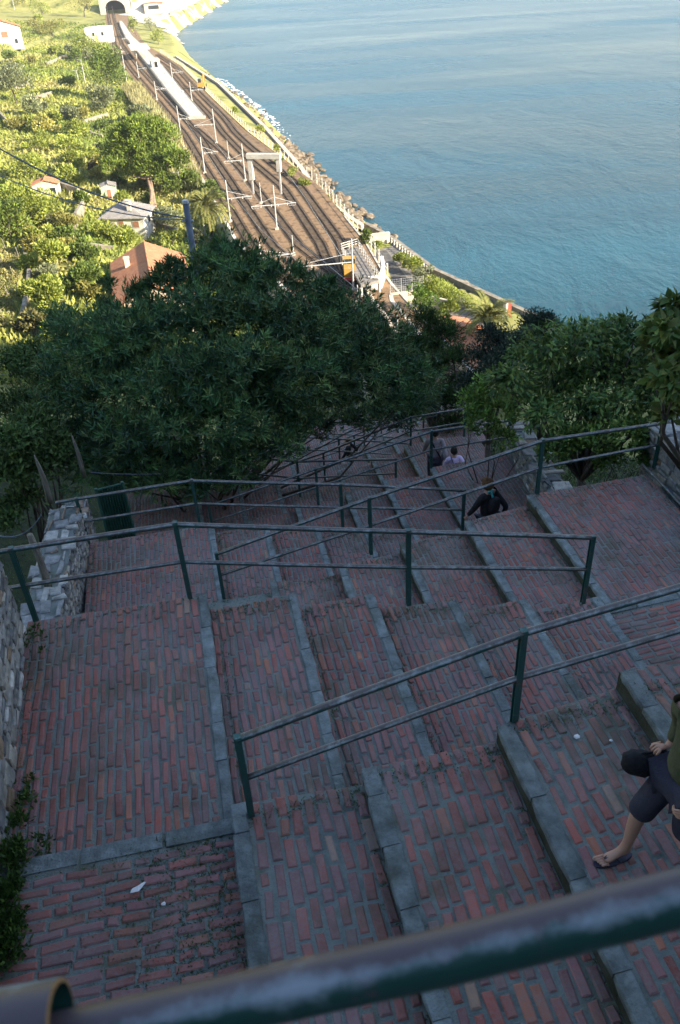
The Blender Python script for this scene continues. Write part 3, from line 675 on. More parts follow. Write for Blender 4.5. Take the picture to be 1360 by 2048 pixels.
# corrugated gate
ga, gb = at(196, 1062, -9.5), at(255, 1058, -9.6)
ga = uv(p1@U+.22, p1@V+.75, -9.05); gb = ga+U*.48+V*.08
root = thing('corrugated_gate', 'dark green corrugated metal gate behind the left landing rail', 'gate', ga-Z*1.6)
mb = MB(); n_ = 40; e = (gb-ga); vs = []
for i in range(n_+1):
    o_ = .025*(1 if (i//2) % 2 else -1)*V; pt = ga+e*i/n_+o_; vs += [pt-Z*1.9, pt+Z*.75]
mb.add(vs, [(2*i, 2*i+2, 2*i+3, 2*i+1) for i in range(n_)], 0); mb.build('sheet', 'greenmetal', root)
mb = MB()
for pt in (ga, gb): mb.tube([pt-Z*1.9, pt+Z*.82], .03, 8)
mb.tube([ga+Z*.78, gb+Z*.78], .02, 8); mb.build('gate_frame', 'greenmetal', root)
# litter
for (x, y, z_, s, lab) in ((276, 1778, -5.9, .055, 'torn scrap of white paper on the transverse bricks'), (326, 1806, -5.9, .022, 'tiny white scrap right of the torn paper'), (1154, 1471, -5.32, .028, 'small white pebble on the brick tread right of the rail post'), (1222, 1479, -5.32, .016, 'tiny white chip beside the white pebble')):
    p = at(x, y, z_+.03); mb = MB(); r = np.random.RandomState(x)
    if s > .03:
        vs = [p+U*(-1.1*s)+V*(-.3*s), p+U*(.1*s)-V*.45*s+Z*.01, p+U*1.2*s+V*.5*s+Z*.02, p+U*.9*s+V*.8*s+Z*.005, p+V*.35*s+Z*.012, p-U*.8*s+V*.3*s]
        mb.add(vs+[q-Z*.003 for q in vs], [(0, 1, 4, 5), (1, 2, 3, 4), (11, 10, 7, 6), (10, 9, 8, 7)]+[(i, 6+i, 6+(i+1) % 6, (i+1) % 6) for i in range(6)])
    else: mb.blob(p-Z*.012, (s, s*.8, s*.5), seed=x, sub=1)
    o = mb.build('paper_scrap' if x < 400 else 'white_pebble', 'paper', loc=p-Z*.02); tag(o, lab, 'litter')

# haze of the sea air
m, nt_, b = new_mat('haze_air'); nt_.nodes.remove(b); pv = nt_.nodes.new('ShaderNodeVolumePrincipled'); pv.inputs['Density'].default_value = .00015; pv.inputs['Color'].default_value = (.92, .96, 1., 1); pv.inputs['Anisotropy'].default_value = .2
nt_.links.new(pv.outputs[0], nt_.nodes['Material Output'].inputs['Volume'])
mb = MB(); mb.hexa([(-1000, -320, -80), (1100, -320, -80), (1100, 1800, -80), (-1000, 1800, -80), (-1000, -320, 420), (1100, -320, 420), (1100, 1800, 420), (-1000, 1800, 420)]); o = mb.build('haze', m); tag(o, 'thin sea haze softening the far coast', 'haze', kind='stuff')
# ------------------------------------------------------------------ people
def skin(name, pts, edges, radii, mat, parent, root=0, sub=2, flat=None):
    """one continuous surface grown round a skeleton (world coordinates, parent at root location)"""
    off = np.array(parent.location) if parent is not None and parent.parent is None else np.array(parent.parent.location) if parent is not None else np.zeros(3)
    me = bpy.data.meshes.new(name+'_cage'); me.from_pydata([tuple(np.asarray(p, float)-off) for p in pts], edges, [])
    o = bpy.data.objects.new(name+'_cage', me); COL.objects.link(o)
    m = o.modifiers.new('skin', 'SKIN'); m.use_smooth_shade = True; m.branch_smoothing = .6
    for i, r_ in enumerate(radii):
        sv = me.skin_vertices[0].data[i]; sv.radius = (r_, r_) if not hasattr(r_, '__len__') else r_; sv.use_root = (i == root)
    m2 = o.modifiers.new('sub', 'SUBSURF'); m2.levels = sub; m2.render_levels = sub
    dg = bpy.context.evaluated_depsgraph_get(); dg.update()
    nm = bpy.data.meshes.new_from_object(o.evaluated_get(dg)); nm.name = name
    bpy.data.objects.remove(o); nm.materials.clear(); nm.materials.append(M[mat]); nm.shade_smooth()
    q = bpy.data.objects.new(name, nm); COL.objects.link(q); q.parent = parent; return q
def headmesh(mb, c, f, s=1., mi=0):
    """head with brow, nose, chin and ears; f = facing direction"""
    f = np.asarray(f, float); f /= np.linalg.norm(f); rt = np.cross(f, Z); v, fs = ICO[3]; up = np.cross(rt, f)
    q = v.copy(); x, y, z_ = q[:, 0], q[:, 1], q[:, 2]      # x right, y front, z up
    sx = .076*(1-.18*np.clip(-z_, 0, 1)**1.5-.05*(y > .3)); sy = .098*(1-.12*np.clip(-z_, 0, 1)*(y < 0)); sz = .118
    px_, py, pz = x*sx, y*sy, z_*sz
    nose = np.exp(-((x/.20)**2+((z_+.12)/.22)**2))*(y > .5); py = py+nose*.026
    eye = np.exp(-(((np.abs(x)-.38)/.15)**2+((z_-.08)/.10)**2))*(y > .4); py = py-eye*.010
    mouth = np.exp(-((x/.3)**2+((z_+.50)/.05)**2))*(y > .3); py = py-mouth*.004
    chin = np.exp(-((x/.35)**2+((z_+.85)/.2)**2))*(y > .1); py = py+chin*.014
    P_ = np.asarray(c)+s*(px_[:, None]*rt+py[:, None]*f+pz[:, None]*up); mb.add(P_, fs, mi)
    for sg in (-1, 1): mb.blob(np.asarray(c)+s*(rt*sg*.077-up*.005), (.012*s+.006, .02*s, .032*s), seed=1, sub=1, rough=0, mi=mi)
def hair(root, c, f, mat, s=1., curly=False, vol=1.15):
    f = np.asarray(f, float); f /= np.linalg.norm(f); rt = np.cross(f, Z); v, fs = ICO[3]; r = np.random.RandomState(3)
    x, y, z_ = v[:, 0], v[:, 1], v[:, 2]; k = vol*(1+(.10 if curly else .03)*np.sin(x*17+y*13)*np.sin(z_*15+x*7)+(.05 if curly else .0)*r.randn(len(v)))
    front = np.clip((y-.35)*2, 0, 1)*(z_ < .45); k = k*(1-front*.40); low = (z_ < -.45); k = k*np.where(low, .82, 1)
    P_ = np.asarray(c)+s*((x*.080*k)[:, None]*rt+(y*.102*k)[:, None]*f+(z_*.120*k+.012)[:, None]*Z-f*.014)
    mb = MB(); mb.add(P_, fs); return mb.build('hair', mat, root, smooth=True)
def hand(root_pts, wrist, d, palm_n, side, pts, edges, radii, iw, curl=.5, s=1.):
    """palm and five separate fingers appended to a skeleton; d = direction, palm_n = towards the palm side"""
    d = np.asarray(d, float); d /= np.linalg.norm(d); pn = np.asarray(palm_n, float); pn = pn-d*(pn@d); pn /= np.linalg.norm(pn); w = np.cross(d, pn)*side
    pts.append(wrist+d*.05*s); edges.append((iw, len(pts)-1)); radii.append((.026*s, .016*s)); ip = len(pts)-1
    for j, (off, ln, cu) in enumerate(((-.030, .060, .8), (-.010, .078, .9), (.010, .082, 1.), (.030, .074, 1.1))):
        p = wrist+d*.088*s+w*off*s; pts.append(p); edges.append((ip, len(pts)-1)); radii.append(.0095*s); last = len(pts)-1; ang = 0.
        for q_ in (.42, .33, .25):
            ang += curl*cu; p = p+(d*math.cos(ang)+pn*math.sin(ang))*ln*q_*s; pts.append(p); edges.append((last, len(pts)-1)); radii.append(.0082*s); last = len(pts)-1
    p = wrist+d*.035*s-w*.032*s; pts.append(p); edges.append((ip, len(pts)-1)); radii.append(.011*s); last = len(pts)-1
    for q_ in (.035, .026): p = p+(d*.75-w*.5+pn*curl*.8)*q_*s; pts.append(p); edges.append((last, len(pts)-1)); radii.append(.010*s); last = len(pts)-1
def person(label, J, f, top, bottom, hairmat, s=1., curly=False, bare_calf=False, sleeve='long', group=None, shoe='black', curls=(.5, .5), headdir=None, thick=1.):
    """J: joints by name in world coordinates"""
    f = np.asarray(f, float); f /= np.linalg.norm(f); root = thing('person', label, 'person', J['ground'], group)
    pts = [J['pelvis'], J['waist'], J['chest'], J['neckb'], J['neck'], J['head']-Z*.03*s]; radii = [(.135*s*thick, .10*s*thick), (.115*s*thick, .09*s*thick), (.125*s*thick, .10*s), (.075*s, .06*s), .048*s, .055*s]; edges = [(0, 1), (1, 2), (2, 3), (3, 4), (4, 5)]
    for sd in 'LR':
        i0 = len(pts); pts += [J['sh'+sd], J['el'+sd], J['wr'+sd]]; radii += [.054*s, .040*s, .026*s]; edges += [(3, i0), (i0, i0+1), (i0+1, i0+2)]
        hd = J.get('hd'+sd, J['wr'+sd]-J['el'+sd]); pn = J.get('pn'+sd, f); hand(None, J['wr'+sd], hd, pn, 1 if sd == 'R' else -1, pts, edges, radii, i0+2, curl=curls[0 if sd == 'L' else 1], s=s)
        i0 = len(pts); pts += [J['hip'+sd], J['kn'+sd], J['ca'+sd], J['an'+sd], J['he'+sd], J['to'+sd]]; radii += [.085*s*thick, .056*s*thick, .050*s, .033*s, .034*s, (.040*s, .018*s)]; edges += [(0, i0), (i0, i0+1), (i0+1, i0+2), (i0+2, i0+3), (i0+3, i0+4), (i0+3, i0+5)]
    body = skin('body', pts, edges, radii, 'skin', root)
    mb = MB(); headmesh(mb, J['head'], headdir if headdir is not None else f, s); h_ = mb.build('head', 'skin', root, smooth=True)
    hd_ = headdir if headdir is not None else f; hd_ = np.asarray(hd_, float)/np.linalg.norm(hd_); rt = np.cross(hd_, Z)
    for sg in (-1, 1): mb = MB(); mb.blob(J['head']+s*(hd_*.086+rt*sg*.030+Z*.010), (.011, .011, .007), seed=1, sub=1, rough=0); mb.build('eye', 'hairdark', root)
    hair(root, J['head'], hd_, hairmat, s, curly, 1.3 if curly else 1.15)
    # shirt / sweater
    pts = [J['pelvis']-Z*.02, J['waist'], J['chest'], J['neckb']-Z*.01]; radii = [(.158*s*thick, .125*s*thick), (.145*s*thick, .118*s*thick), (.155*s*thick, .125*s), (.092*s, .075*s)]; edges = [(0, 1), (1, 2), (2, 3)]
    for sd in 'LR':
        i0 = len(pts); e = J['el'+sd]; w_ = J['wr'+sd]
        if sleeve == 'long': pts += [J['sh'+sd], e, w_+(e-w_)*.12]; radii += [.075*s, .058*s, .040*s]; edges += [(3, i0), (i0, i0+1), (i0+1, i0+2)]
        else: pts += [J['sh'+sd], J['sh'+sd]+(e-J['sh'+sd])*.6]; radii += [.075*s, .066*s]; edges += [(3, i0), (i0, i0+1)]
    skin('shirt', pts, edges, radii, top, root)
    pts = [J['pelvis']-Z*.0]; radii = [(.150*s*thick, .118*s*thick)]; edges = []
    for sd in 'LR':
        i0 = len(pts); k_, a_ = J['kn'+sd], J['an'+sd]; pts += [J['hip'+sd], k_+(J['hip'+sd]-k_)*.15]; radii += [.108*s*thick, .088*s*thick]; edges += [(0, i0), (i0, i0+1)]
        if bare_calf: pts += [k_+(a_-k_)*.10]; radii += [.094*s*thick]
        else: pts += [k_+(a_-k_)*.9]; radii += [.062*s]
        edges += [(i0+1, i0+2)]
    skin('shorts' if bare_calf else 'trousers', pts, edges, radii, bottom, root)
    for sd in 'LR':
        d_ = J['to'+sd]-J['he'+sd]; d_ = d_/np.linalg.norm(d_); n_ = J.get('sole'+sd, Z); w_ = np.cross(d_, n_)
        if shoe == 'flipflop':
            mb = MB(); c0 = J['he'+sd]-d_*.04*s-n_*.034*s; Lf = np.linalg.norm(J['to'+sd]-J['he'+sd])+.11*s; ring = []
            for t in np.linspace(0, 2*PI, 20, endpoint=False):
                a_ = (1-math.cos(t))/2; ring.append(c0+d_*a_*Lf+w_*math.sin(t)*(.036+.012*a_)*s)
            n2 = 20; mb.add([q-n_*.012 for q in ring]+[q+n_*.006 for q in ring], [list(range(n2))[::-1], [n2+i for i in range(n2)]]+[(i, (i+1) % n2, n2+(i+1) % n2, n2+i) for i in range(n2)]); sh_ = mb.build('flip_flop', 'flipflop', root)
            mb = MB(); th_ = J['to'+sd]+n_*.016*s
            for sg in (-1, 1): mb.tube([th_, J['he'+sd]+(J['to'+sd]-J['he'+sd])*.62+n_*.034*s+w_*sg*.022*s, J['he'+sd]+(J['to'+sd]-J['he'+sd])*.40+n_*.0*s+w_*sg*.046*s-n_*.02], .006, 5)
            mb.build('strap', 'flipflop', sh_)
            # toes
            mb = MB()
            for j in range(5): 
                o_ = (-.032+.016*j)*(1 if sd == 'R' else -1)*-1; b_ = J['to'+sd]+w_*o_*s-n_*.010*s; mb.tube([b_-d_*.02, b_+d_*(.052-.008*j)*s, b_+d_*(.062-.008*j)*s], [.011*s, .010*s, .004*s] if j else [.013*s, .013*s, .005*s], 8)
            mb.build('toes', 'skin', root, smooth=True)
        else:
            mb = MB(); v, fs = ICO[2]; c = (J['he'+sd]+J['to'+sd])/2+d_*.02*s-n_*.005
            mb.add(c+s*(v[:, :1]*.048*w_+v[:, 1:2]*.145*d_+np.maximum(v[:, 2:3], -.45)*.055*n_), fs); mb.build('shoe', shoe, root, smooth=True)
    return root
def stand(g, f, s=1., stride=.22, armb=.2, lean=.03):
    """joints of a figure in mid step at ground point g"""
    f = np.asarray(f, float); f /= np.linalg.norm(f); r_ = np.cross(f, Z); H = lambda x, y, z_: g+s*(r_*x+f*y+Z*z_)
    J = dict(ground=g, pelvis=H(0, 0, .93), waist=H(0, lean*.5, 1.10), chest=H(0, lean, 1.28), neckb=H(0, lean*1.2, 1.43), neck=H(0, lean*1.5, 1.50), head=H(0, lean*2+.01, 1.60))
    for sd, sg in (('L', -1), ('R', 1)):
        y = stride*sg
        J['sh'+sd] = H(.175*sg, lean, 1.40); J['el'+sd] = H(.235*sg, -.05-armb*sg, 1.13); J['wr'+sd] = H(.245*sg, .06-armb*1.2*sg, .89)
        J['hip'+sd] = H(.09*sg, 0, .88); J['kn'+sd] = H(.10*sg, y*.55+.05, .50); J['ca'+sd] = H(.10*sg, y*.75, .33); J['an'+sd] = H(.10*sg, y-.02, .095); J['he'+sd] = H(.10*sg, y-.06, .04); J['to'+sd] = H(.105*sg, y+.11, .03)
        J['pn'+sd] = -r_*sg
    return J
# the walker cut by the right edge
gF = at(1222, 1722, -5.32); u0, v0 = gF@U, gF@V; W3 = lambda du, dv, h: uv(u0+du+(.03 if h > .8 else .0), v0+dv, -5.32+h)
f1 = -U
J = dict(ground=W3(.25, -.05, 0), pelvis=W3(.29, -.09, .90), waist=W3(.285, -.09, 1.06), chest=W3(.28, -.09, 1.24), neckb=W3(.265, -.09, 1.40), neck=W3(.25, -.09, 1.48), head=W3(.225, -.09, 1.58),
  hipR=W3(.28, .0, .86), knR=W3(.14, .02, .47), caR=W3(.12, .015, .32), anR=W3(.09, .0, .10), heR=W3(.115, .0, .048), toR=W3(-.06, .0, .042),
  hipL=W3(.30, -.18, .86), knL=W3(.33, -.20, .47), caL=W3(.46, -.20, .38), anL=W3(.56, -.20, .28), heL=W3(.60, -.20, .26), toL=W3(.47, -.20, .165),
  shR=W3(.28, .10, 1.36), elR=W3(.37, .16, 1.12), wrR=W3(.30, .13, .95), shL=W3(.28, -.28, 1.36), elL=W3(.37, -.33, 1.09), wrL=W3(.24, -.27, .87),
  pnR=A(*(-Z*.6+f1*.2)), pnL=A(*(V*.8-Z*.3)), hdR=A(*(-U*.9+Z*.05)), hdL=A(*(-U*.8-Z*.35)))
P1 = person('walker cut by the right edge in olive sweater, dark shorts and flip-flops, stepping down', J, f1, 'olive', 'navy', 'hairdark', bare_calf=True, shoe='flipflop', curls=(.75, .95), thick=1.05)
# the black bag the walker holds
hb = J['wrR']-U*.08-Z*.045; root = thing('shoulder_bag', 'slouchy black bag held in the hand of the cut-off walker', 'bag', hb-Z*.2)
mb = MB(); v, fs = ICO[3]; q = v*A(.15, .085, .095); q[:, 2] *= 1+.25*np.clip(-v[:, 0], 0, 1); q = q*(1+.05*np.sin(v[:, :1]*9+v[:, 2:]*7)); cb = hb-U*.10-Z*.07
mb.add(cb+q[:, :1]*(U*.92-Z*.35)+q[:, 1:2]*V+q[:, 2:]*Z, fs); mb.build('bag_body', 'black', root, smooth=True)
mb = MB(); mb.tube([cb+U*.08+Z*.05, hb+Z*.012, hb+U*.06+Z*.0, cb+U*.09-Z*.02], .012, 8); mb.tube([cb-U*.08+Z*.06, cb+Z*.10, hb+Z*.0], .009, 8); mb.build('handle', 'black', root, smooth=True)
# the three walkers below
ND_ = V*.85-U*.5
g = uv(5.22, 11.78, -10.15); J = stand(g, ND_, .98, .15); P2 = person('woman with curly auburn hair and black top, seen from behind on the stairs', J, ND_, 'black', 'navy', 'hairred', .98, True, thick=1.15)
root = thing('scarf', 'short turquoise scarf at the neck of the woman in black', 'scarf', J['neck']); mb = MB(); fb = -ND_/np.linalg.norm(ND_); rr_ = np.cross(fb, Z)
mb.tube([J['neck']+fb*.06+rr_*.06, J['neck']+fb*.085+Z*.0, J['neck']+fb*.07-rr_*.06], [.02, .028, .02], 8); mb.tube([J['neck']+fb*.09, J['neck']+fb*.13-Z*.10, J['neck']+fb*.15-Z*.19], [.02, .026, .012], 6); mb.build('cloth', 'teal', root, smooth=True)
root = thing('backpack', 'small black backpack on the woman with auburn hair', 'backpack', J['waist']); mb = MB(); c = J['chest']+fb*.16-Z*.06; q = np.sign(v)*np.abs(v)**.7*A(.13, .08, .17); mb.add(c+q[:, :1]*rr_+q[:, 1:2]*fb+q[:, 2:]*Z, fs); mb.build('pack', 'black', root, smooth=True)
mb = MB(); [mb.tube([c+rr_*.08*sg+Z*.14-fb*.06, J['neckb']+rr_*.09*sg+Z*.03, J['chest']-fb*.14+rr_*.10*sg], .016, 6) for sg in (-1, 1)]; mb.build('strap', 'black', root, smooth=True)
g = uv(6.35, 18.0, -12.87); f3 = V*.9+U*.2; J = stand(g, f3, 1.08, .1); P3 = person('man with dark hair and taupe shirt, a black strap across his back', J, f3, 'greyshirt', 'navy', 'hairdark', 1.08, thick=1.15)
fb = -f3/np.linalg.norm(f3); rr_ = np.cross(f3/np.linalg.norm(f3), Z); root = thing('bag_strap', 'black strap running diagonally over the back of the taupe shirt', 'strap', J['waist'])
mb = MB(); mb.tube([J['neckb']-rr_*.10+Z*.055, J['neckb']-rr_*.09+fb*.09-Z*.02, J['chest']+fb*.16-rr_*.03, J['waist']+fb*.16+rr_*.08, J['pelvis']+fb*.10+rr_*.16], .019, 6); mb.build('strap', 'black', root, smooth=True)
g = uv(6.62, 17.25, -12.87); f4 = V; J = stand(g, f4, .97, .08); P4 = person('small walker in a lilac shirt with brown hair beside the man in taupe', J, f4, 'lilac', 'navy', 'hairdark', .97, thick=1.15)
root = thing('bag_strap', 'thin dark strap over the lilac shirt', 'strap', J['waist']); mb = MB(); mb.tube([J['neckb']+U*-.09+Z*.045, J['neckb']-U*.09-V*.09, J['chest']-V*.135-U*.05, J['waist']-V*.135], .012, 6); mb.build('strap', 'navy', root, smooth=True)
g = uv(5.5, 24.7, tz_at(9, 5.5)); J = stand(g, V*.4-U, .98, .12); person('far walker in dark clothes under the oleander, half hidden by railings', J, V*.4-U, 'black', 'navy', 'hairred', .98)
# ------------------------------------------------------------------ railway
RZ = -50.1
def strip(name, f0, f1, y0, y1, dz, mat, step=4., kind='structure', label=None, cat=None, zf=None):
    ys = np.arange(y0, y1+step, step); v = []
    for y in ys:
        for x in (f0(y), f1(y)): v.append((x, y, (RZ if zf is None else zf(x, y))+dz))
    mb = MB(); mb.add(v, [(2*i, 2*i+1, 2*i+3, 2*i+2) for i in range(len(ys)-1)]); o = mb.build(name, mat); tag(o, label, cat, kind=kind); return o
L0 = lambda y: float(fx(y, RL)); R0 = lambda y: float(fx(y, RR)); W0 = lambda y: float(fx(y, WX, WY)); S0 = lambda y: float(fx(y, SX, WY))
strip('ballast_bed', lambda y: L0(y)+.3, lambda y: R0(y)-.2, 96, 749, .09, 'ballast')
def sm(y, a, b): t = min(1, max(0, (y-a)/(b-a))); return t*t*(3-2*t)
tracks = [(lambda y: L0(y)+2.6, 98, 748, 'left-most railway track, along the pale retaining wall'),
 (lambda y: L0(y)+6.5, 98, 748, 'second railway track from the left, beside the long platform'),
 (lambda y: (L0(y)+11.3)*(1-sm(y, 215, 290))+(L0(y)+6.8)*sm(y, 215, 290), 98, 285, 'middle railway track that ends in the switch before the platform tip'),
 (lambda y: R0(y)-8.6*(1-sm(y, 230, 300))-6.2*sm(y, 230, 300), 118, 560, 'second railway track from the sea side'),
 (lambda y: (R0(y)-4.6)*(1-sm(y, 240, 300))+(R0(y)-2.6)*sm(y, 240, 300)-2.6*(1-sm(y, 120, 165)), 118, 470, 'railway track nearest the sea')]
for fxn, y0, y1, lab in tracks:
    root = thing('railway_track', lab, 'railway track', (fxn(y0), y0, RZ), 'parallel railway tracks')
    mb = MB(); y = y0
    while y < y1:
        dx = (fxn(y+1)-fxn(y)); a = math.atan2(1, dx)-PI/2
        mb.box((fxn(y), y, RZ+.10), 2.5, .26, .12, rz=a); y += .65 if y < 330 else 1.6
    mb.build('sleepers', 'sleeper', root)
    for s in (-.75, .75):
        mb = MB(); pts = []
        for y in np.arange(y0, y1, 5.): pts.append(A(fxn(y)+s, y, RZ+.29))
        vs = []
        for p in pts: vs += [p+A(-.045, 0, -.08), p+A(.045, 0, -.08), p+A(.045, 0, .07), p+A(-.045, 0, .07)]
        mb.add(vs, [(4*i+j, 4*i+(j+1) % 4, 4*i+4+(j+1) % 4, 4*i+4+j) for i in range(len(pts)-1) for j in range(4)]); mb.build('rail', 'rail', root)
# retaining wall, left of the tracks
def wallrun(name, label, cat, pts, th, z0, zt, mat, capmat=None, group=None, mi=0):
    root = thing(name, label, cat, (pts[0][0], pts[0][1], z0 if not callable(z0) else z0(*pts[0])), group)
    mb = MB(); mc = MB(); P_ = [A(x, y, 0) for x, y in pts]; n = []
    for i in range(len(P_)):
        e = P_[min(i+1, len(P_)-1)]-P_[max(i-1, 0)]; e /= np.linalg.norm(e); n.append(np.cross(Z, e)*th/2)
    zz0 = [z0(p[0], p[1]) if callable(z0) else z0 for p in P_]; zzt = [zt(p[0], p[1]) if callable(zt) else zt for p in P_]
    def run(m, w, za, zb):
        vs = []
        for i, p in enumerate(P_): vs += [p-n[i]*w+Z*za[i], p+n[i]*w+Z*za[i], p+n[i]*w+Z*zb[i], p-n[i]*w+Z*zb[i]]
        k = len(P_)-1
        m.add(vs, [(4*i+j, 4*i+4+j, 4*i+4+(j+1) % 4, 4*i+(j+1) % 4) for i in range(k) for j in range(4)]+[(0, 1, 2, 3), (4*k+3, 4*k+2, 4*k+1, 4*k)])
    run(mb, 1, zz0, zzt); mb.build('wall_body', mat, root)
    if capmat: run(mc, 1.25, [z+.004 for z in zzt], [z+.16 for z in zzt]); mc.build('coping', capmat, root)
    return root
wallrun('retaining_wall', 'long pale retaining wall along the left edge of the tracks', 'wall', [(L0(y)-.1, y) for y in range(100, 350, 10)], .5, -55, -49.3, 'concrete', 'white')
# platform
root = thing('station_platform', 'long narrow pale platform tapering to a tip between the tracks', 'platform', (-38, 293, RZ))
pl = [(-41.5, 293), (-35.5, 293), (-48, 350), (-66, 426), (-82, 490), (-100, 556), (-118, 626), (-124, 650), (-130, 650), (-124, 626), (-109, 556), (-92, 490), (-74.5, 421), (-56.5, 350)]
pl = [(L0(y)+(8.6 if i in (0, 8, 9, 10, 11, 12, 13) else 14.2), y) if 0 else (x, y) for i, (x, y) in enumerate(pl)]
mb = MB()
Lp = [(-41.0, 293), (-56.0, 350), (-73.6, 421), (-91.0, 490), (-108, 556), (-123.5, 626), (-131.5, 665)]; Rp = [(-35.6, 293), (-49.8, 350), (-67.0, 421), (-84.8, 490), (-103, 556), (-119.5, 626), (-129, 665)]
for i in range(6):
    mb.prism([Lp[i], Rp[i], Rp[i+1], Lp[i+1]], RZ, RZ+.95)
mb.build('platform_deck', 'concrete', root)
for side in (Lp, Rp):
    mb = MB()
    for i in range(6):
        a, b = A(*side[i], RZ+.955), A(*side[i+1], RZ+.955); s = 1 if side is Lp else -1
        mb.hexa([a, b, b+A(s*.5, 0, 0), a+A(s*.5, 0, 0), a+Z*.03, b+Z*.03, b+A(s*.5, 0, .03), a+A(s*.5, 0, .03)])
    mb.build('edge_strip', 'paving', root)
# waiting shelter, canopy and benches on the platform
root = thing('platform_canopy', 'pale flat-roofed canopy over the middle of the platform', 'canopy', (-88, 470, RZ))
mb = MB(); mb.box((-84, 462, RZ+4.6), 9, 24, .35, rz=.24); mb.build('roof', 'white', root)
for y in (452, 460, 468, 474): 
    for s in (-2.4, 2.4): mb = MB(); mb.tube([(-84-(y-462)*.25+s, y, RZ+.9), (-84-(y-462)*.25+s, y, RZ+4.6)], .16, 6); mb.build('column', 'white', root)
root = thing('stair_kiosk', 'small white box of the underpass stairs on the platform', 'kiosk', (-70, 420, RZ))
mb = MB(); mb.box((-70.5, 421, RZ+.955), 3.6, 9, 2.5, rz=.24); mb.build('walls', 'white', root)
mb = MB(); mb.box((-70.5, 421, RZ+3.46), 4.2, 9.8, .2, rz=.24); mb.build('roof', 'concrete', root)
mb = MB(); mb.box((-69.4, 416.4, RZ+.96), 1.4, .12, 2.1, rz=.24); mb.build('doorway', 'dark', root)
for i, y in enumerate((318, 338, 366, 388, 404)):
    root = thing('platform_lamp', '%s low white lamp on the platform, counted from its tip' % OR[i+1], 'lamp', (-41.5-(y-293)*.262+2.6, y, RZ+.95), 'white lamps on the platform')
    p = A(-41.5-(y-293)*.262+2.6, y, RZ+.95); mb = MB(); mb.tube([p, p+Z*3.6], .09, 6); mb.build('pole', 'steel', root)
    mb = MB(); mb.blob(p+Z*3.8, (.42, .42, .28), seed=2, sub=2, rough=0); mb.build('lamp_head', 'white', root, smooth=True)
# catenary masts  (base px, top px, arms)
masts = [((254, 165), (245, 92), 0, 'tall white lighting mast left of the tracks beyond the green wall of ivy'), ((278, 156), (274, 123), 3.8, 'short mast behind the tall white lighting mast'),
 ((314, 200), (311, 162), 3.8, 'mast between the left tracks and the platform, third from the tunnel'), ((362, 272), (356, 211), 3.8, 'mast left of the tracks level with the platform tip'),
 ((410, 347), (401, 274), 3.8, 'mast left of the tracks, just above the tall palm and bushes'), ((433, 287), (428, 217), -5.5, 'mast right of the platform tip with a left arm'),
 ((491, 362), (487, 287), -4.5, 'mast close to the left leg of the white gantry'), ((347, 171), (343, 125), 4.5, 'white mast on the sea side of the platform near the yellow digger'),
 ((384, 202), (382, 164), 4.5, 'mast on the platform edge nearest the sea wall corner'), ((458, 318), (454, 281), 0, 'short bare mast between the platform tip and the gantry'),
 ((461, 444), (453, 360), 5., 'mast at the left wall with a long right arm, beside the palm'), ((554, 459), (549, 370), 9., 'two-armed mast in the middle of the tracks'),
 ((523, 407), (522, 365), 0, 'short bare mast below the gantry'), ((526, 560), (519, 479), 5.5, 'mast rising right behind the oleander top'),
 ((587, 510), (585, 470), 0, 'short bare mast between the tracks above the oleander'), ((707, 582), (706, 477), -11., 'tall white mast by the yellow rail vehicle, its long arm reaching left'),
 ((716, 607), (715, 570), 0, 'short grey post at the start of the cream ramp wall'), ((745, 640), (744, 606), 0, 'short grey post beside the cream ramp wall'),
 ((795, 668), (794, 632), 0, 'short grey post behind the dark pine'), ((236, 120), (232, 92), 4.5, 'left mast in front of the tunnel'), ((262, 95), (258, 62), -4., 'right mast in front of the tunnel')]
for i, (b, t, arm, lab) in enumerate(masts):
    p, tp = base_top(b, RZ+.1, t); h = tp[2]-p[2]
    root = thing('catenary_mast' if arm else 'track_post', lab, 'mast', p, 'masts along the railway')
    mb = MB(); mb.tube([p, tp], [.17, .13] if h > 5 else [.13, .1], 6); mb.build('pole', 'steel', root)
    mb = MB(); mb.box(p-Z*.05, .7, .7, .45); mb.build('footing', 'concrete', root)
    if arm:
        for a in ((arm,) if abs(arm) != 9 else (4.2, -4.6)):
            s = 1 if a > 0 else -1; hz = p+Z*h*.56; e = hz+A(a, a*.12, .1)
            mb = MB(); mb.tube([hz, e], .09, 6); mb.tube([e+A(0, 0, 0), e+A(-s*.2, 0, -.5), e+A(-s*1.4, 0, -.45)], .05, 5); mb.tube([p+Z*h*.74, e+A(-s*.6, 0, .05)], .045, 5); mb.build('bracket', 'steel', root)
            mb = MB()
            for tt in (.15, .6): 
                c = hz+(e-hz)*tt; mb.tube([c-Z*.3, c+Z*.15], [.10, .10], 6)
            mb.build('insulator', 'white', root)
# contact wires
for fxn, y0, y1, lab in tracks[:2]+tracks[3:4]:
    mb = MB(); mb.tube([A(fxn(y), y, RZ+5.2) for y in range(int(y0)+10, int(y1), 22)], .035, 4); o = mb.build('contact_wire', 'steel', loc=(fxn(y0), y0, RZ+5)); tag(o, 'thin contact wire above the '+lab.split(',')[0].replace('railway track', 'track'), 'wire', 'wires above the tracks')
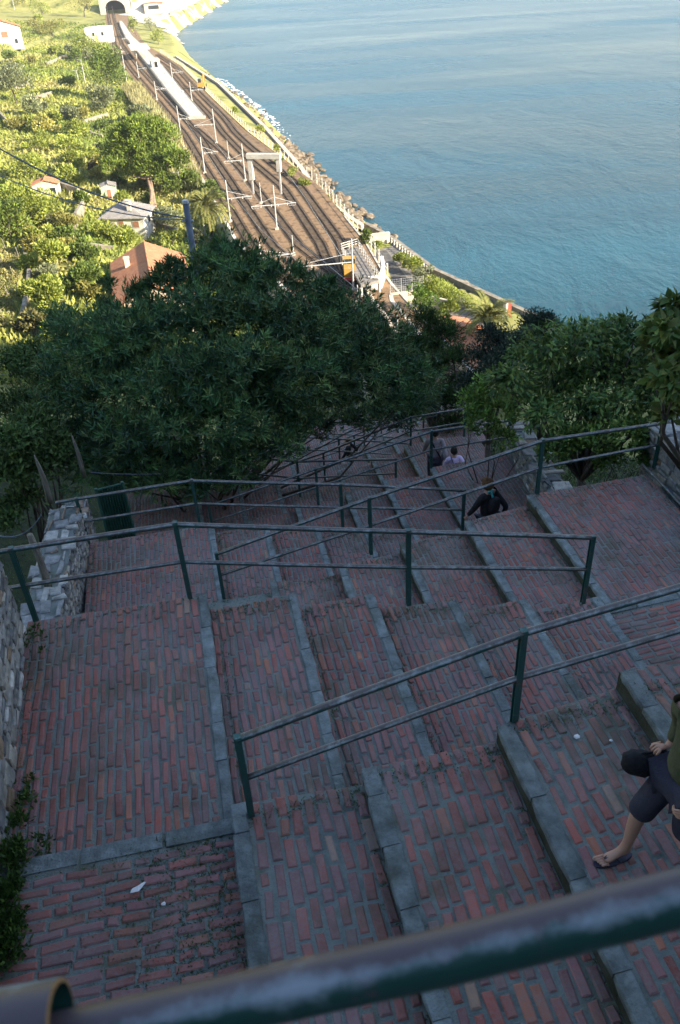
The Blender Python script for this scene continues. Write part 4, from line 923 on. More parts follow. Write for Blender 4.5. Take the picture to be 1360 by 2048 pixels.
# white sign gantry
p, tp = base_top((507, 388), RZ+.1, (496, 312)); q = at(556, 312, tp[2]); 
root = thing('signal_gantry', 'white portal gantry of lattice boxes spanning the seaward tracks', 'gantry', p)
mb = MB(); c = (tp+q)/2; ang = math.atan2((q-tp)[1], (q-tp)[0]); mb.box(c, np.linalg.norm(q-tp)+1.2, 1.3, 1.0, rz=ang, base=False); mb.build('beam', 'white', root)
for pt, hh in ((tp, 8.2), (q, 5.2)):
    mb = MB(); mb.box(pt-Z*(hh*.62), .95, .95, hh*.62-.5, rz=ang); mb.build('ladder_box', 'white', root)
    mb = MB(); mb.box(A(pt[0], pt[1], RZ+.1), .35, .35, tp[2]-RZ-hh*.6, rz=ang); mb.build('leg', 'steel', root)
# fence on the sea side
root = thing('trackside_fence', 'long pale post-and-rail fence between the tracks and the bank', 'fence', (R0(140)+.8, 140, RZ)); k = 0
ys = list(np.arange(141, 480, 3.8))
for y in ys[:95]:
    mb = MB(); mb.box((R0(y)+.7, y, -51), .2, .2, 2.5); mb.build('post', 'white', root)
for z_ in (.5, 1.2):
    mb = MB(); mb.tube([A(R0(y)+.7, y, RZ+z_) for y in ys], .05, 4); mb.build('rail', 'steel', root)
# sea wall, road and bank
wallrun('sea_wall', 'long low sea wall with reddish coping above the boulders', 'wall', [(W0(y), y) for y in range(176, 486, 6)], .9, -57.5, -52.3, 'concrete', 'cream')
strip('coast_road', lambda y: W0(y)-6.5, lambda y: W0(y)-.6, 284, 484, .15, 'asphalt', zf=lambda x, y: -53.1)
strip('dry_bank', lambda y: R0(y)+.2, lambda y: W0(y)-(6.6 if y > 282 else .7), 168, 484, .18, 'bank', zf=lambda x, y: float(TZ(x, y)))
# boulders
protos = []
def boulder(kind, p, s, rz):
    if len(protos) < 6:
        mb = MB(); mb.blob((0, 0, 0), (1., .8, .65), seed=40+len(protos), sub=2, rough=.3); o = mb.build('shore_boulder', 'rock', loc=(0, 0, 0)); protos.append(o)
    else: o = protos[rnd.randrange(6)].copy(); COL.objects.link(o)
    o.location = tuple(p); o.scale = (s, s*rnd.uniform(.8, 1.2), s*rnd.uniform(.7, 1.1)); o.rotation_euler = (rnd.uniform(-.5, .5), rnd.uniform(-.5, .5), rz)
    tag(o, kind, 'boulder', 'loose boulders heaped below the sea wall')
for i in range(270):
    y = rnd.uniform(196, 292) if i < 225 else rnd.uniform(292, 470); t = rnd.random()
    x = W0(y)+1.2+t*(S0(y)-W0(y)+.8); s = rnd.uniform(.6, 1.7)*(1 if y < 292 else .8); z_ = max(float(TZ(x, y)), SEA-.3)+s*.25
    boulder('angular tan boulder in the heap between sea wall and water', A(x, y, z_), s, rnd.uniform(0, 6))
for (x, y, s, lab) in ((747, 452, 1.6, 'boulder at the foot of the sea wall end'), (757, 462, 1.3, 'boulder just left of the pale block wall'), (738, 466, 1.3, 'boulder behind the white footbridge'), (925, 573, 1.9, 'lone pale boulder in the water by the hedge'), (872, 556, 1.2, 'small boulder below the hedge start'), (1080, 0, 0, '')):
    if s:
        p = at(x, y, -61.7); boulder(lab, p, s, 1.)
# foam where the swell meets the rocks
mb = MB(); r = np.random.RandomState(4)
for i in range(300):
    y = r.uniform(300, 470) if i < 260 else r.uniform(175, 300); x = S0(y)+r.uniform(-2.0, 2.2 if y > 320 else .8)-(0 if y > 320 else .3); s = r.uniform(.2, 1.1)*(1.0 if y > 340 else .4)
    n = 7; c = A(x, y, SEA+.06+r.uniform(0, .05)); ring = [c+A(math.cos(a)*s*r.uniform(.5, 1.2), math.sin(a)*s*1.6*r.uniform(.5, 1.2), 0) for a in np.linspace(0, 2*PI, n, endpoint=False)]
    mb.add(ring+[c+Z*.22*s], [(j, (j+1) % n, n) for j in range(n)])
o = mb.build('surf', 'foam'); tag(o, 'patches of white surf breaking along the rocks below the sea wall', 'surf', kind='stuff')
# far beach
mb = MB(); pts = [(SX_, y) for SX_, y in ()]
def bz(x, y): return float(TZ(x, y))
ys = np.arange(600, 1010, 4.); vs = []
for y in ys:
    for t in range(7):
        x = S0(y)+3.5*math.sin(y*.11)+2.5*math.sin(y*.23+1)-(2+t*6.5*min(1, max(.06, (y-600)/130))); vs.append((x, y, max(bz(x, y), SEA-.2)+.35))
mb.add(vs, [(7*i+j+1, 7*i+j, 7*i+7+j, 7*i+8+j) for i in range(len(ys)-1) for j in range(6)]); o = mb.build('beach', 'dune', smooth=True); tag(o, kind='structure')
# tunnel portal
TX = -147.5; TY = 740.
root = thing('tunnel_portal', 'pale stone tunnel portal with a dark arched mouth at the end of the tracks', 'tunnel portal', (TX, TY, RZ))
mb = MB(); n = 16; hw, hh = 7.6, 9.; arch = [(hw*math.cos(a), 3.4+(hh-3.4)*math.sin(a)) for a in np.linspace(0, PI, n+1)]
inner = [(hw, 0)]+arch+[(-hw, 0)]; outer = []
for (x, z_) in inner:
    sx = x/ hw; outer.append((11.5*(1 if x > 0 else -1) if z_ <= 3.5 else 11.5*max(-1, min(1, sx*1.25)), 0 if z_ == 0 else (3.5 if z_ <= 3.5 else (12.5 if abs(sx) < .8 else 3.5+(z_-3.4)*1.6))))
for q_, dy in ((0, 0.), (1, 1.4)):
    pass
m_ = len(inner); vs = [(TX+x, TY, RZ+z_) for x, z_ in inner]+[(TX+x, TY, RZ+z_) for x, z_ in outer]+[(TX+x, TY+2, RZ+z_) for x, z_ in inner]+[(TX+x, TY+2, RZ+z_) for x, z_ in outer]
fs = [(i, i+1, m_+i+1, m_+i) for i in range(m_-1)]+[(m_+i, m_+i+1, 3*m_+i+1, 3*m_+i) for i in range(m_-1)]+[(i+1, i, 2*m_+i, 2*m_+i+1) for i in range(m_-1)]+[(2*m_+i+1, 2*m_+i, 3*m_+i, 3*m_+i+1) for i in range(m_-1)]
mb.add(vs, fs); mb.build('portal_wall', 'concrete', root)
mb = MB(); vs = [(TX+x*1.02, TY+2, RZ+z_*1.01) for x, z_ in inner]+[(TX+x*1.02, TY+9, RZ+z_*1.01) for x, z_ in inner]
mb.add(vs, [(i, i+1, m_+i+1, m_+i) for i in range(m_-1)]+[[m_+i for i in range(m_)]]); mb.build('bore', 'dark', root)
# ------------------------------------------------------------------ houses
def house(label, c, sx, sy, h, rise, rz, wallm, roofm, hip=0., windows=(), chimney=None, over=.5, cat='house', name='house', group=None):
    """c: ground centre, local x = width, y = depth, ridge along local y"""
    c = A(*c); root = thing(name, label, cat, c, group); ca, sa = math.cos(rz), math.sin(rz)
    def Wp(x, y, z_): return A(c[0]+x*ca-y*sa, c[1]+x*sa+y*ca, c[2]+z_)
    mb = MB(); a, b = sx/2, sy/2
    mb.hexa([Wp(-a, -b, -2), Wp(a, -b, -2), Wp(a, b, -2), Wp(-a, b, -2), Wp(-a, -b, h), Wp(a, -b, h), Wp(a, b, h), Wp(-a, b, h)])
    if not hip and rise > .3:
        for s in (-1, 1): mb.add([Wp(-a, s*b, h), Wp(a, s*b, h), Wp(0, s*b, h+rise*.97), Wp(-a, s*(b-.2), h), Wp(a, s*(b-.2), h), Wp(0, s*(b-.2), h+rise*.97)], [(0, 1, 2), (5, 4, 3), (0, 2, 5, 3), (1, 4, 5, 2)])
    mb.build('wall', wallm, root)
    o = over; mb = MB(); k = rise/(a); dz = -o*k; r1 = b+o-hip
    t = .12
    up = [Wp(-a-o, -b-o, h+dz), Wp(a+o, -b-o, h+dz), Wp(a+o, b+o, h+dz), Wp(-a-o, b+o, h+dz), Wp(0, -r1, h+rise), Wp(0, r1, h+rise)]
    vs = [p+Z*t for p in up]+[p-Z*.02 for p in up]
    mb.add(vs, [(0, 1, 4), (1, 2, 5, 4), (2, 3, 5), (3, 0, 4, 5), (7, 6, 10), (8, 7, 10, 11), (9, 8, 11), (6, 9, 11, 10), (6, 7, 1, 0), (7, 8, 2, 1), (8, 9, 3, 2), (9, 6, 0, 3)] if hip else
           [(1, 2, 5, 4), (3, 0, 4, 5), (8, 7, 10, 11), (6, 9, 11, 10), (7, 8, 2, 1), (9, 6, 0, 3), (6, 10, 4, 0), (10, 7, 1, 4), (8, 11, 5, 2), (11, 9, 3, 5)])
    rf = mb.build('roof', roofm, root)
    mb = MB(); mb.tube([up[4]+Z*(t+.02), up[5]+Z*(t+.02)], .13, 6); mb.build('ridge_tiles', roofm, rf)
    if chimney:
        mb = MB(); x, y = chimney; zc = h+rise*(1-abs(x)/a); mb.box(Wp(x, y, zc-.5), .8, .8, 1.9, rz=rz); mb.box(Wp(x, y, zc+1.45), 1., 1., .15, rz=rz); mb.build('chimney', wallm, rf)
    for (side, pos, zc, ww, wh, mt) in windows:
        f = {'f': (pos, -b-.03), 'r': (a+.03, pos), 'l': (-a-.03, pos)}[side]; q = Wp(f[0], f[1], zc)
        rot = rz+(0 if side == 'f' else PI/2)
        mb = MB(); mb.box(q, ww+.3, .10, wh+.3, rz=rot, base=False); w_ = mb.build('door' if mt == 'door' else 'window', 'white' if wallm != 'white' else 'concrete', root)
        mb = MB(); mb.box(q, ww, .16, wh, rz=rot, base=False); mb.build('shutter' if mt == 'shutter' else 'pane', 'shutter' if mt in ('shutter', 'door') else 'glass', w_)
    return root
g = hit(30, 96)
house('big white house with brown shutter at the top left corner', (g[0]-6, g[1]+6, g[2]+.5), 17, 13, 8.5, 3., .35, 'white', 'tile', windows=(('f', 0, 5.2, 3.2, 2.6, 'shutter'), ('f', -5.5, 5.2, 1.4, 1.8, 'glass'), ('f', 5.2, 1.8, 1.5, 2., 'glass'), ('r', 1, 5.2, 1.5, 1.8, 'glass')), over=.7)
p = hit(254, 464)
house('small white house with grey hipped roof beside the pine', (p[0]-.2, p[1]+4.2, float(TZ(p[0], p[1]+3))), 9.2, 8.0, 3.3, 2.3, -.12, 'white', 'slate', hip=4.2, windows=(('f', -.2, 1.5, 1.0, 2.2, 'door'), ('f', 2.9, 1.8, 1.2, 1.2, 'shutter'), ('f', -3., 1.8, 1.1, 1.1, 'glass'), ('r', 0, 1.8, 1.1, 1.2, 'glass')), chimney=(1.6, -2.6))
p = at(293, 525, -43.2)
house('large house with orange tiled gable roof, half hidden behind the oleander top', (p[0]+.3, p[1]-.4, -50.), 11.6, 21.5, 4.2, 2.7, .21, 'cream', 'tile', windows=(('l', 2, 2.4, 1.1, 1.4, 'shutter'), ('l', -3, 2.4, 1.1, 1.4, 'shutter'), ('f', 0, 2.4, 1.2, 1.4, 'shutter')), chimney=(-3.3, 4.))
p = at(938, 684, -51.)
house('orange tiled roof house seen between the dark pines, right of the stairs', (p[0], p[1], -54.), 8.5, 15, 3.0, 1.3, .42, 'cream', 'tile', windows=(('r', 0, 1.6, 1.1, 1.2, 'shutter'),), over=.4)
g = hit(218, 398); house('little pale green garden hut above the white house', (g[0], g[1]+1.5, g[2]), 3.4, 3., 2.7, .5, .2, 'hut', 'slate', windows=(('f', 0, 1.1, .9, 1.9, 'door'),), over=.2, cat='hut', name='garden_hut')
g = hit(88, 396); house('low stone shed with red-brown roof left of the garden hut', (g[0]+.5, g[1]+2, g[2]), 5.6, 3.6, 2.8, .9, .15, 'concrete', 'tile', windows=(('f', 1.5, 1.3, 1.2, 1.4, 'glass'),), over=.25, cat='shed', name='stone_shed')
g = hit(200, 86); house('white flat building with pink parapet above the tracks near the tunnel', (g[0], g[1]+3, g[2]), 15, 8, 7.5, .35, .12, 'white', 'white', windows=(('f', 2, 4.5, 1.2, 1.6, 'glass'), ('f', -3, 4.5, 1.2, 1.6, 'glass')), over=.1, cat='building', name='flat_building')
g = hit(300, 22); house('small roofed building with a dark opening right of the tunnel', (g[0]+3, g[1]+2, g[2]), 14, 8, 5, .6, .1, 'cream', 'tile', windows=(('f', 0, 2.4, 8, 2.6, 'glass'),), over=.8, cat='building', name='coast_building')
# terrace and garden walls on the left
tw = [([(60, 205), (105, 192)], 1.6, 'pale terrace wall left of the dark olive gap'), ([(95, 132), (134, 116)], 1.6, 'terrace wall below the white corner house'), ([(168, 247), (216, 232)], 1.1, 'pale garden path wall above the pine'),
 ([(170, 425), (158, 445), (150, 462)], 2.4, 'sunlit white wall left of the grey-roofed house'), ([(0, 236), (12, 248), (26, 262)], 2.2, 'stone terrace wall at the left edge'), ([(112, 377), (160, 392)], 1.8, 'garden wall right of the stone shed'),
 ([(265, 420), (316, 428)], 1.2, 'low wall behind the grey-roofed house'), ([(315, 452), (358, 468)], 1.0, 'stepped garden wall right of the grey-roofed house'), ([(48, 500), (62, 545), (58, 590), (48, 640)], 1.2, 'curved stone edge of the vine terrace at lower left'),
 ([(150, 492), (228, 503)], 1.0, 'low wall above the orange roof'), ([(175, 262), (185, 270), (206, 276)], .8, 'short wall in the vineyard left of the pine'), ([(30, 180), (58, 172)], 1.5, 'terrace wall among the olives at far left'), ([(340, 30), (360, 22)], 2., 'shore wall right of the tunnel')]
for pts, h_, lab in tw:
    P_ = [hit(*q_) for q_ in pts]; wallrun('terrace_wall', lab, 'wall', [(q_[0], q_[1]) for q_ in P_], .6, lambda x, y: float(TZ(x, y))-1.5, lambda x, y, h_=h_: float(TZ(x, y))+h_, 'oldstone', None, 'terrace walls on the sunlit slope')
# poles on the slope
for b, t, lab in (((172, 170), (167, 118), 'wooden lamp pole beside the ivy covered tree'), ((30, 22), (27, -8), 'pole above the white corner house'), ((361, 375), (361, 342), 'short white pole by the bushes left of the tracks'), ((411, 475), (404, 430), 'white pole in front of the date palm'), ((157, 862-700), (157, 140), 'thin dark pole on the upper terraces')):
    g = hit(*b); r_ = ray(*t); n_ = np.cross(Z, r_); m2 = np.cross(r_, n_); h_ = ((-g)@m2)/(Z@m2); h_ = min(max(h_, 3), 12)
    root = thing('pole', lab, 'pole', g, 'poles on the sunlit slope'); mb = MB(); mb.tube([g-Z*.3, g+Z*h_], [.17, .11], 7); mb.build('shaft', 'steel', root)
    mb = MB(); mb.tube([g+Z*(h_-.3), g+Z*(h_-.1)+A(-1.1, 0, 0)], .06, 5); mb.box(g+Z*(h_-.18)+A(-1.3, 0, 0), .6, .25, .14); mb.build('lamp_arm', 'steel', root)
# near utility pole and its cables
tp = atd(371, 405, 34.); b_ = A(tp[0], tp[1], tp[2]-13)
root = thing('utility_pole', 'blue-grey steel pole standing out above the left side of the oleander', 'pole', b_)
M['bluesteel'] = mat_noise('painted_steel', (.10, .13, .17), (.17, .21, .26), scale=1, rough=.5)
mb = MB(); mb.tube([b_, tp], [.19, .13], 12); mb.build('shaft', 'bluesteel', root, smooth=True)
mb = MB(); mb.tube([tp-Z*.02, tp+Z*.10], [.15, .12], 12); mb.build('cap', 'steel', root)
mb = MB(); mb.tube([tp-Z*.75+A(-.30, 0, 0), tp-Z*.75+A(.2, 0, 0)], .05, 6); mb.build('cable_clamp', 'steel', root)
for (s, e, d1, sag, r_, lab) in (((370, 436), (-60, 262), 33., .9, .034, 'thick twisted cable sagging from the steel pole to the left edge'), ((370, 440), (-60, 322), 40., 1., .025, 'thin cable below the thick twisted one, running to the left edge'), ((370, 438), (560, 560), 60., .5, .02, 'thin cable dropping right behind the oleander top')):
    a_ = atd(*s, 34.); c_ = atd(*e, d1); mb = MB(); mb.tube([a_+(c_-a_)*t-Z*sag*4*t*(1-t)*.6 for t in np.linspace(0, 1, 20)], r_, 5); o = mb.build('overhead_cable', 'bluesteel', loc=a_); tag(o, lab, 'cable', 'cables from the steel pole')
for (s, ds, e, de, lab) in (((-40, 742), 40., (250, 752), 34., 'thin wire crossing the dark foliage at the left edge'), ((-30, 1062), 13., (82, 1030), 12.9, 'thin wire tied to the capped rubble wall'), ((182, 945), 17, (560, 905), 20., 'wire running from the narrow wall into the oleander shade')):
    a_ = atd(*s, ds); c_ = atd(*e, de); mb = MB(); mb.tube([a_+(c_-a_)*t-Z*.25*4*t*(1-t) for t in np.linspace(0, 1, 12)], .010, 5); o = mb.build('wire', 'bluesteel', loc=a_); tag(o, lab, 'wire')
# ------------------------------------------------------------------ roads and ramp by the lower station
QZ = -52.
def sheet(name, pxs, z_, mat, kind='structure'):
    P_ = [at(*q_, z_) for q_ in pxs]; mb = MB(); mb.add(P_, [list(range(len(P_)))]); me = mb.build(name, mat)
    tag(me, kind=kind); return me
sheet('plaza', [(733, 505), (800, 488), (870, 560), (815, 590), (770, 520)], QZ+.02, 'paving')
sheet('road', [(742, 505), (772, 500), (840, 590), (852, 700), (800, 720), (738, 590), (755, 545)], QZ+.06, 'asphalt')
sheet('promenade', [(860, 560), (930, 595), (985, 650), (975, 720), (900, 660), (880, 600)], QZ+.05, 'paving')
def pw(*pts): return [tuple(at(x, y, QZ)[:2]) for x, y in pts]
wallrun('ramp_wall', 'cream wall with orange coping curving down left of the road', 'wall', pw((737, 590), (735, 605), (748, 630), (768, 655), (790, 690), (815, 720)), .5, -54, QZ+2.2, 'cream', 'cream')
wallrun('ramp_wall', 'cream wall between the road and the round green bush', 'wall', pw((782, 612), (784, 625), (806, 652), (836, 690), (860, 720)), .5, -54, QZ+1.9, 'cream', 'cream')
wallrun('ramp_wall', 'straight cream wall behind the round green bush, below the mesh fence', 'wall', pw((781, 613), (846, 605)), .5, -54, QZ+2.0, 'cream', 'cream')
wallrun('block_wall', 'pale grey block wall with pinkish coping at the water edge', 'wall', pw((736, 490), (779, 485)), .6, -56, QZ+1.9, 'concrete', 'cream')
wallrun('garden_wall', 'pale low wall right of the round green bush', 'wall', pw((862, 612), (897, 622)), .4, -54, QZ+1.6, 'concrete', 'cream')
# mesh fence on the wall
a_, b_ = at(781, 612, QZ), at(846, 604, QZ); root = thing('mesh_fence', 'see-through mesh fence standing on the straight cream wall', 'fence', a_)
for t in (0, .33, .66, 1.): mb = MB(); q_ = a_+(b_-a_)*t+Z*2.17; mb.tube([q_, q_+Z*2.3], .05, 5); mb.build('post', 'steel', root)
mb = MB()
for t in np.linspace(0, 1, 16): q_ = a_+(b_-a_)*t+Z*2.2; mb.tube([q_, q_+Z*2.2], .012, 3)
for h_ in np.linspace(.1, 2.2, 7): mb.tube([a_+Z*(2.17+h_), b_+Z*(2.17+h_)], .014, 3)
mb.build('mesh', 'steel', root)
# footbridge / ramp deck with white rails
root = thing('footbridge', 'paved footbridge with white railings ending over the tracks', 'footbridge', at(700, 500, -50))
D1 = [at(682, 502, -47.6), at(715, 492, -47.6), at(758, 560, -48.), at(722, 570, -48.)]
mb = MB(); mb.hexa([p-Z*.5 for p in D1]+D1); mb.build('deck', 'paving', root)
mb = MB()
for p in (D1[0], D1[1], D1[2], D1[3], (D1[1]+D1[2])/2, (D1[0]+D1[3])/2): mb.tube([A(p[0], p[1], -52.5), p-Z*.5], .25, 8)
mb.build('pier', 'concrete', root)
for a_, b_ in ((D1[1], D1[2]), (D1[0], D1[1]), (D1[0], D1[0]+(D1[3]-D1[0])*.25)):
    mb = MB()
    n_ = max(2, int(np.linalg.norm(b_-a_)/1.6))
    for i in range(n_+1): q_ = a_+(b_-a_)*i/n_; mb.box(q_, .12, .12, 1.25)
    for h_ in (.45, .85, 1.25): mb.tube([a_+Z*h_, b_+Z*h_], .06, 4)
    mb.build('railing', 'white', root)
wallrun('curved_wall', 'bright white wall at the foot of the footbridge', 'wall', pw((764, 560), (768, 580), (762, 600), (738, 604)), .5, -54, QZ+4.1, 'white', 'white')
# yellow rail vehicle
c = at(700, 556, RZ+.2); root = thing('rail_vehicle', 'yellow track maintenance vehicle parked below the footbridge', 'rail vehicle', c, rz=0)
for (nm, dx, dy, dz, sx, sy, sz, mt) in (('chassis', 0, 0, .6, 2.5, 6., .4, 'dark'), ('cab', 0, 1.6, 1.0, 2.2, 1.8, 2.0, 'yellow'), ('engine_hood', 0, -.9, 1.0, 2.0, 2.6, 1.3, 'yellow'), ('window', 0, .46, 2.2, 2.0, .08, .9, 'glass'), ('buffer', 0, -3.1, .7, 2.2, .25, .5, 'red')):
    mb = MB(); mb.box(c+A(dx, dy, dz), sx, sy, sz, rz=0.); mb.build(nm, mt, root)
for sx in (-1, 1):
    for sy in (-2., 2.): 
        mb = MB(); mb.tube([c+A(sx*.7, sy, .5), c+A(sx*.9, sy, .5)], .45, 14); mb.build('wheel', 'dark', root)
    mb = MB(); mb.tube([c+A(sx*.8, -3.2, 1.1), c+A(sx*.8, -3.35, 1.1)], .2, 10); mb.build('headlight', 'red', root)
# yellow digger by the sea wall corner (seen from above)
c = hit(404, 178); root = thing('digger', 'yellow excavator working on the bank above the sea wall', 'digger', c)
for s in (-1, 1): mb = MB(); mb.box(c+A(s*1.2, 0, 0), .6, 3.8, .9); mb.build('crawler_track', 'dark', root)
mb = MB(); mb.box(c+A(0, -.3, 1.), 2.8, 3.2, 1.2); mb.build('body', 'yellow', root)
mb = MB(); mb.box(c+A(-.7, .8, 2.2), 1.1, 1.4, 1.3); mb.build('cab', 'glass', root)
mb = MB(); mb.tube([c+A(.5, 1.5, 1.8), c+A(.6, 4.2, 4.4), c+A(.6, 6.6, 2.4), c+A(.6, 6.4, .8)], [.32, .3, .22, .18], 6); mb.build('boom', 'yellow', root)
mb = MB(); mb.box(c+A(.6, 6.2, .1), 1.2, .9, .8); mb.build('bucket', 'dark', root)
# shore fence posts
root = thing('shore_fence', 'row of stubby tan posts along the water edge beyond the plaza', 'fence', at(782, 486, -52))
for t in np.linspace(0, 1, 15):
    p = at(783+(858-783)*t, 488+(549-488)*t, QZ); mb = MB(); mb.box(p-Z*2.2, .25, .25, 3.4, rz=.6); mb.build('post', 'concrete', root)
mb = MB(); mb.tube([at(783+(858-783)*t, 488+(549-488)*t, QZ)+Z*.9 for t in (0, .5, 1.)], .05, 5); mb.build('rail', 'wood', root)
# flag
p, tp = base_top((1004, 652), QZ-1, (1016, 603)); root = thing('flag_pole', 'white and red flag on a slim pole at the water edge', 'flag', p)
tp = p+Z*min(9, max(4, tp[2]-p[2])); mb = MB(); mb.tube([p-Z*2, tp], [.09, .05], 7); mb.build('pole', 'white', root)
for j, mt in enumerate(('white', 'red')):
    mb = MB(); vs = []
    for i in range(7):
        x = j*.75+i/6*.75; 
        for z_ in (0, -1.7-.35*x): vs.append(tp+A(x*.9, -.25*math.sin(x*3.2), z_-.35*x))
    vs += [q_+A(0, .02, 0) for q_ in vs]
    mb.add(vs, [(2*i, 2*i+1, 2*i+3, 2*i+2) for i in range(6)]+[(14+2*i+2, 14+2*i+3, 14+2*i+1, 14+2*i) for i in range(6)]); mb.build('cloth', mt, root)

wallrun('shore_wall', 'low tan wall along the water edge of the promenade', 'wall', [(W0(y), y) for y in range(100, 176, 5)], .7, -57, QZ+.45, 'oldstone', 'oldstone')
wallrun('track_wall', 'retaining wall on the sea side of the tracks below the footbridge', 'wall', [(R0(y)-.1, y) for y in range(98, 180, 6)], .4, -54, RZ+.2, 'concrete')
# ------------------------------------------------------------------ foliage near the stairs
def blobs_leaves(blobs, n, L, W, cols, seed, whorl=0, up=.3, droop=0., mat='leaf', shell=.62, flat=.85):
    """blobs: (x, y, z, r[, weight]); leaves scattered through the shell of every clump"""
    r = np.random.RandomState(seed); B = np.array([b[:3] for b in blobs]); R_ = np.array([b[3] for b in blobs]); nb = len(B)
    cen = B.mean(0); k = r.choice(nb, n, p=R_**2/(R_**2).sum()); d = rdir(r, n)
    # sub-clumps give each clump tufts and gaps
    ns = 9; sd = rdir(r, nb*ns).reshape(nb, ns, 3); sd[..., 2] = np.abs(sd[..., 2])*1.0-.3*r.rand(nb, ns); sk = r.randint(0, ns, n); sc = sd[k, sk]
    d = sc*.95+d*.62; d /= np.linalg.norm(d, axis=1)[:, None]
    rad = R_[k]*(shell+(1.12-shell)*r.rand(n)**.8)*(1+.22*np.sin(sk*2.1+k))
    P = B[k]+d*rad[:, None]*A(1, 1, flat); shade = (.70+.6*r.rand(nb, ns))[k, sk]
    cols = np.asarray(cols, float)
    if whorl:
        st = d*.7+rdir(r, n)*.45+A(0, 0, up); st /= np.linalg.norm(st, axis=1)[:, None]
        h = np.where(np.abs(st[:, 2:3]) < .9, A(0, 0, 1)[None], A(1, 0, 0)[None]); a = np.cross(st, h); a /= np.linalg.norm(a, axis=1)[:, None]; b = np.cross(a, st)
        an = np.arange(whorl)*2.4; el = np.linspace(.15, 1.15, whorl)
        D = (st[:, None]*np.cos(el)[None, :, None]*1.+(a[:, None]*np.cos(an)[None, :, None]+b[:, None]*np.sin(an)[None, :, None])*np.sin(el)[None, :, None])
        D = D.reshape(-1, 3)+rdir(r, n*whorl)*.12-A(0, 0, droop); N = np.repeat(st, whorl, 0)+rdir(r, n*whorl)*.2
        PP = (P[:, None]-st[:, None]*np.linspace(0, .11, whorl)[None, :, None]).reshape(-1, 3); m = n*whorl
        c = cols[r.randint(0, len(cols), n)]*shade[:, None]; c = np.repeat(c, whorl, 0)*r.uniform(.8, 1.2, (m, 1))
        return PP, D, N, L*r.uniform(.7, 1.2, m), W*r.uniform(.8, 1.2, m), np.clip(c, 0, 1)
    D = d*.6+rdir(r, n)*.7+A(0, 0, up-droop); N = d+rdir(r, n)*.6+A(0, 0, .5)
    c = cols[r.randint(0, len(cols), n)]*(shade*r.uniform(.75, 1.3, n))[:, None]
    return P, D, N, L*r.uniform(.6, 1.3, n), W*r.uniform(.7, 1.25, n), np.clip(c, 0, 1)
def pxblobs(lst, depth, rm, jit=.0, seed=0):
    r = random.Random(seed); out = []
    for q_ in lst:
        d = (q_[3] if len(q_) > 3 else depth)+r.uniform(-jit, jit); p = atd(q_[0], q_[1], d); out.append((p[0], p[1], p[2], q_[2]/F_*d))
    return out
def near_tree(name, label, cat, blobs, base, n, L, W, cols, seed, whorl=0, r0=.12, mat='leaf', up=.3, droop=0., trunkmat='bark', trunks=1, fork=.35, shell=.62, group=None):
    base = np.asarray(base, float); root = thing(name, label, cat, base, group)
    leaf_obj('crown', *blobs_leaves(blobs, n, L, W, cols, seed, whorl, up, droop, mat, shell), mat, parent=root)
    mb = MB(); T = np.array([b[:3] for b in blobs]); r = np.random.RandomState(seed)
    for t in range(trunks):
        sel = T[t::trunks]
        if len(sel): limbs(mb, base+A(r.uniform(-1, 1)*.5*(trunks > 1), r.uniform(-.5, .5)*(trunks > 1), 0), sel, r0, fork=fork, seed=seed+t)
    mb.build('trunk', trunkmat, root, smooth=True); return root
def gz(p, dz=0.): return A(p[0], p[1], float(TZ(p[0], p[1]))+dz)
# big oleander
ol = [(180, 662, 70, 21), (240, 655, 65, 21), (310, 650, 65, 20.5), (385, 570, 70, 20.5), (455, 552, 82, 20.5), (530, 590, 85, 21), (610, 620, 85, 21.5), (690, 640, 80, 22),
 (155, 735, 80, 20), (235, 700, 85, 19.5), (325, 690, 90, 19), (415, 645, 90, 19.3), (505, 660, 90, 19.5), (595, 690, 90, 20), (680, 710, 85, 21), (745, 690, 75, 22), (790, 755, 75, 22),
 (140, 825, 80, 19.5), (225, 800, 85, 18.8), (315, 790, 90, 18.3), (405, 765, 90, 18.3), (495, 760, 90, 18.6), (585, 770, 85, 19.2), (660, 775, 75, 20.5), (730, 775, 75, 21.5), (810, 800, 50, 22),
 (165, 900, 70, 19), (255, 880, 75, 18.5), (120, 935, 55, 18.6), (200, 940, 60, 18.4), (300, 935, 60, 18.6), (390, 930, 60, 18.6), (480, 915, 60, 18.8), (240, 975, 42, 18.2), (320, 972, 42, 18.2), (400, 970, 42, 18.2), (470, 955, 38, 18.4), (555, 895, 50, 19), (345, 860, 70, 18.3), (440, 850, 75, 18.3), (530, 835, 75, 18.6), (600, 828, 50, 19.5), (560, 858, 42, 21), (625, 848, 42, 22.5), (690, 838, 42, 24), (755, 832, 40, 25), (815, 838, 30, 25), (120, 655, 45, 22), (835, 770, 40, 22.5)]
bl = pxblobs(ol, 20, 1, .5, 3); ob = gz(atd(375, 905, 20.5))
OLC = [(0.060, 0.144, 0.058), (0.078, 0.180, 0.062), (0.108, 0.210, 0.062), (0.048, 0.114, 0.055), (0.144, 0.216, 0.066)]
near_tree('oleander', 'huge dark oleander with narrow leaves filling the middle behind the stairs', 'oleander', bl, ob, 13000, .20, .034, OLC, 5, whorl=9, r0=.10, mat='leaf_shade', trunks=4, fork=.3, shell=.45)
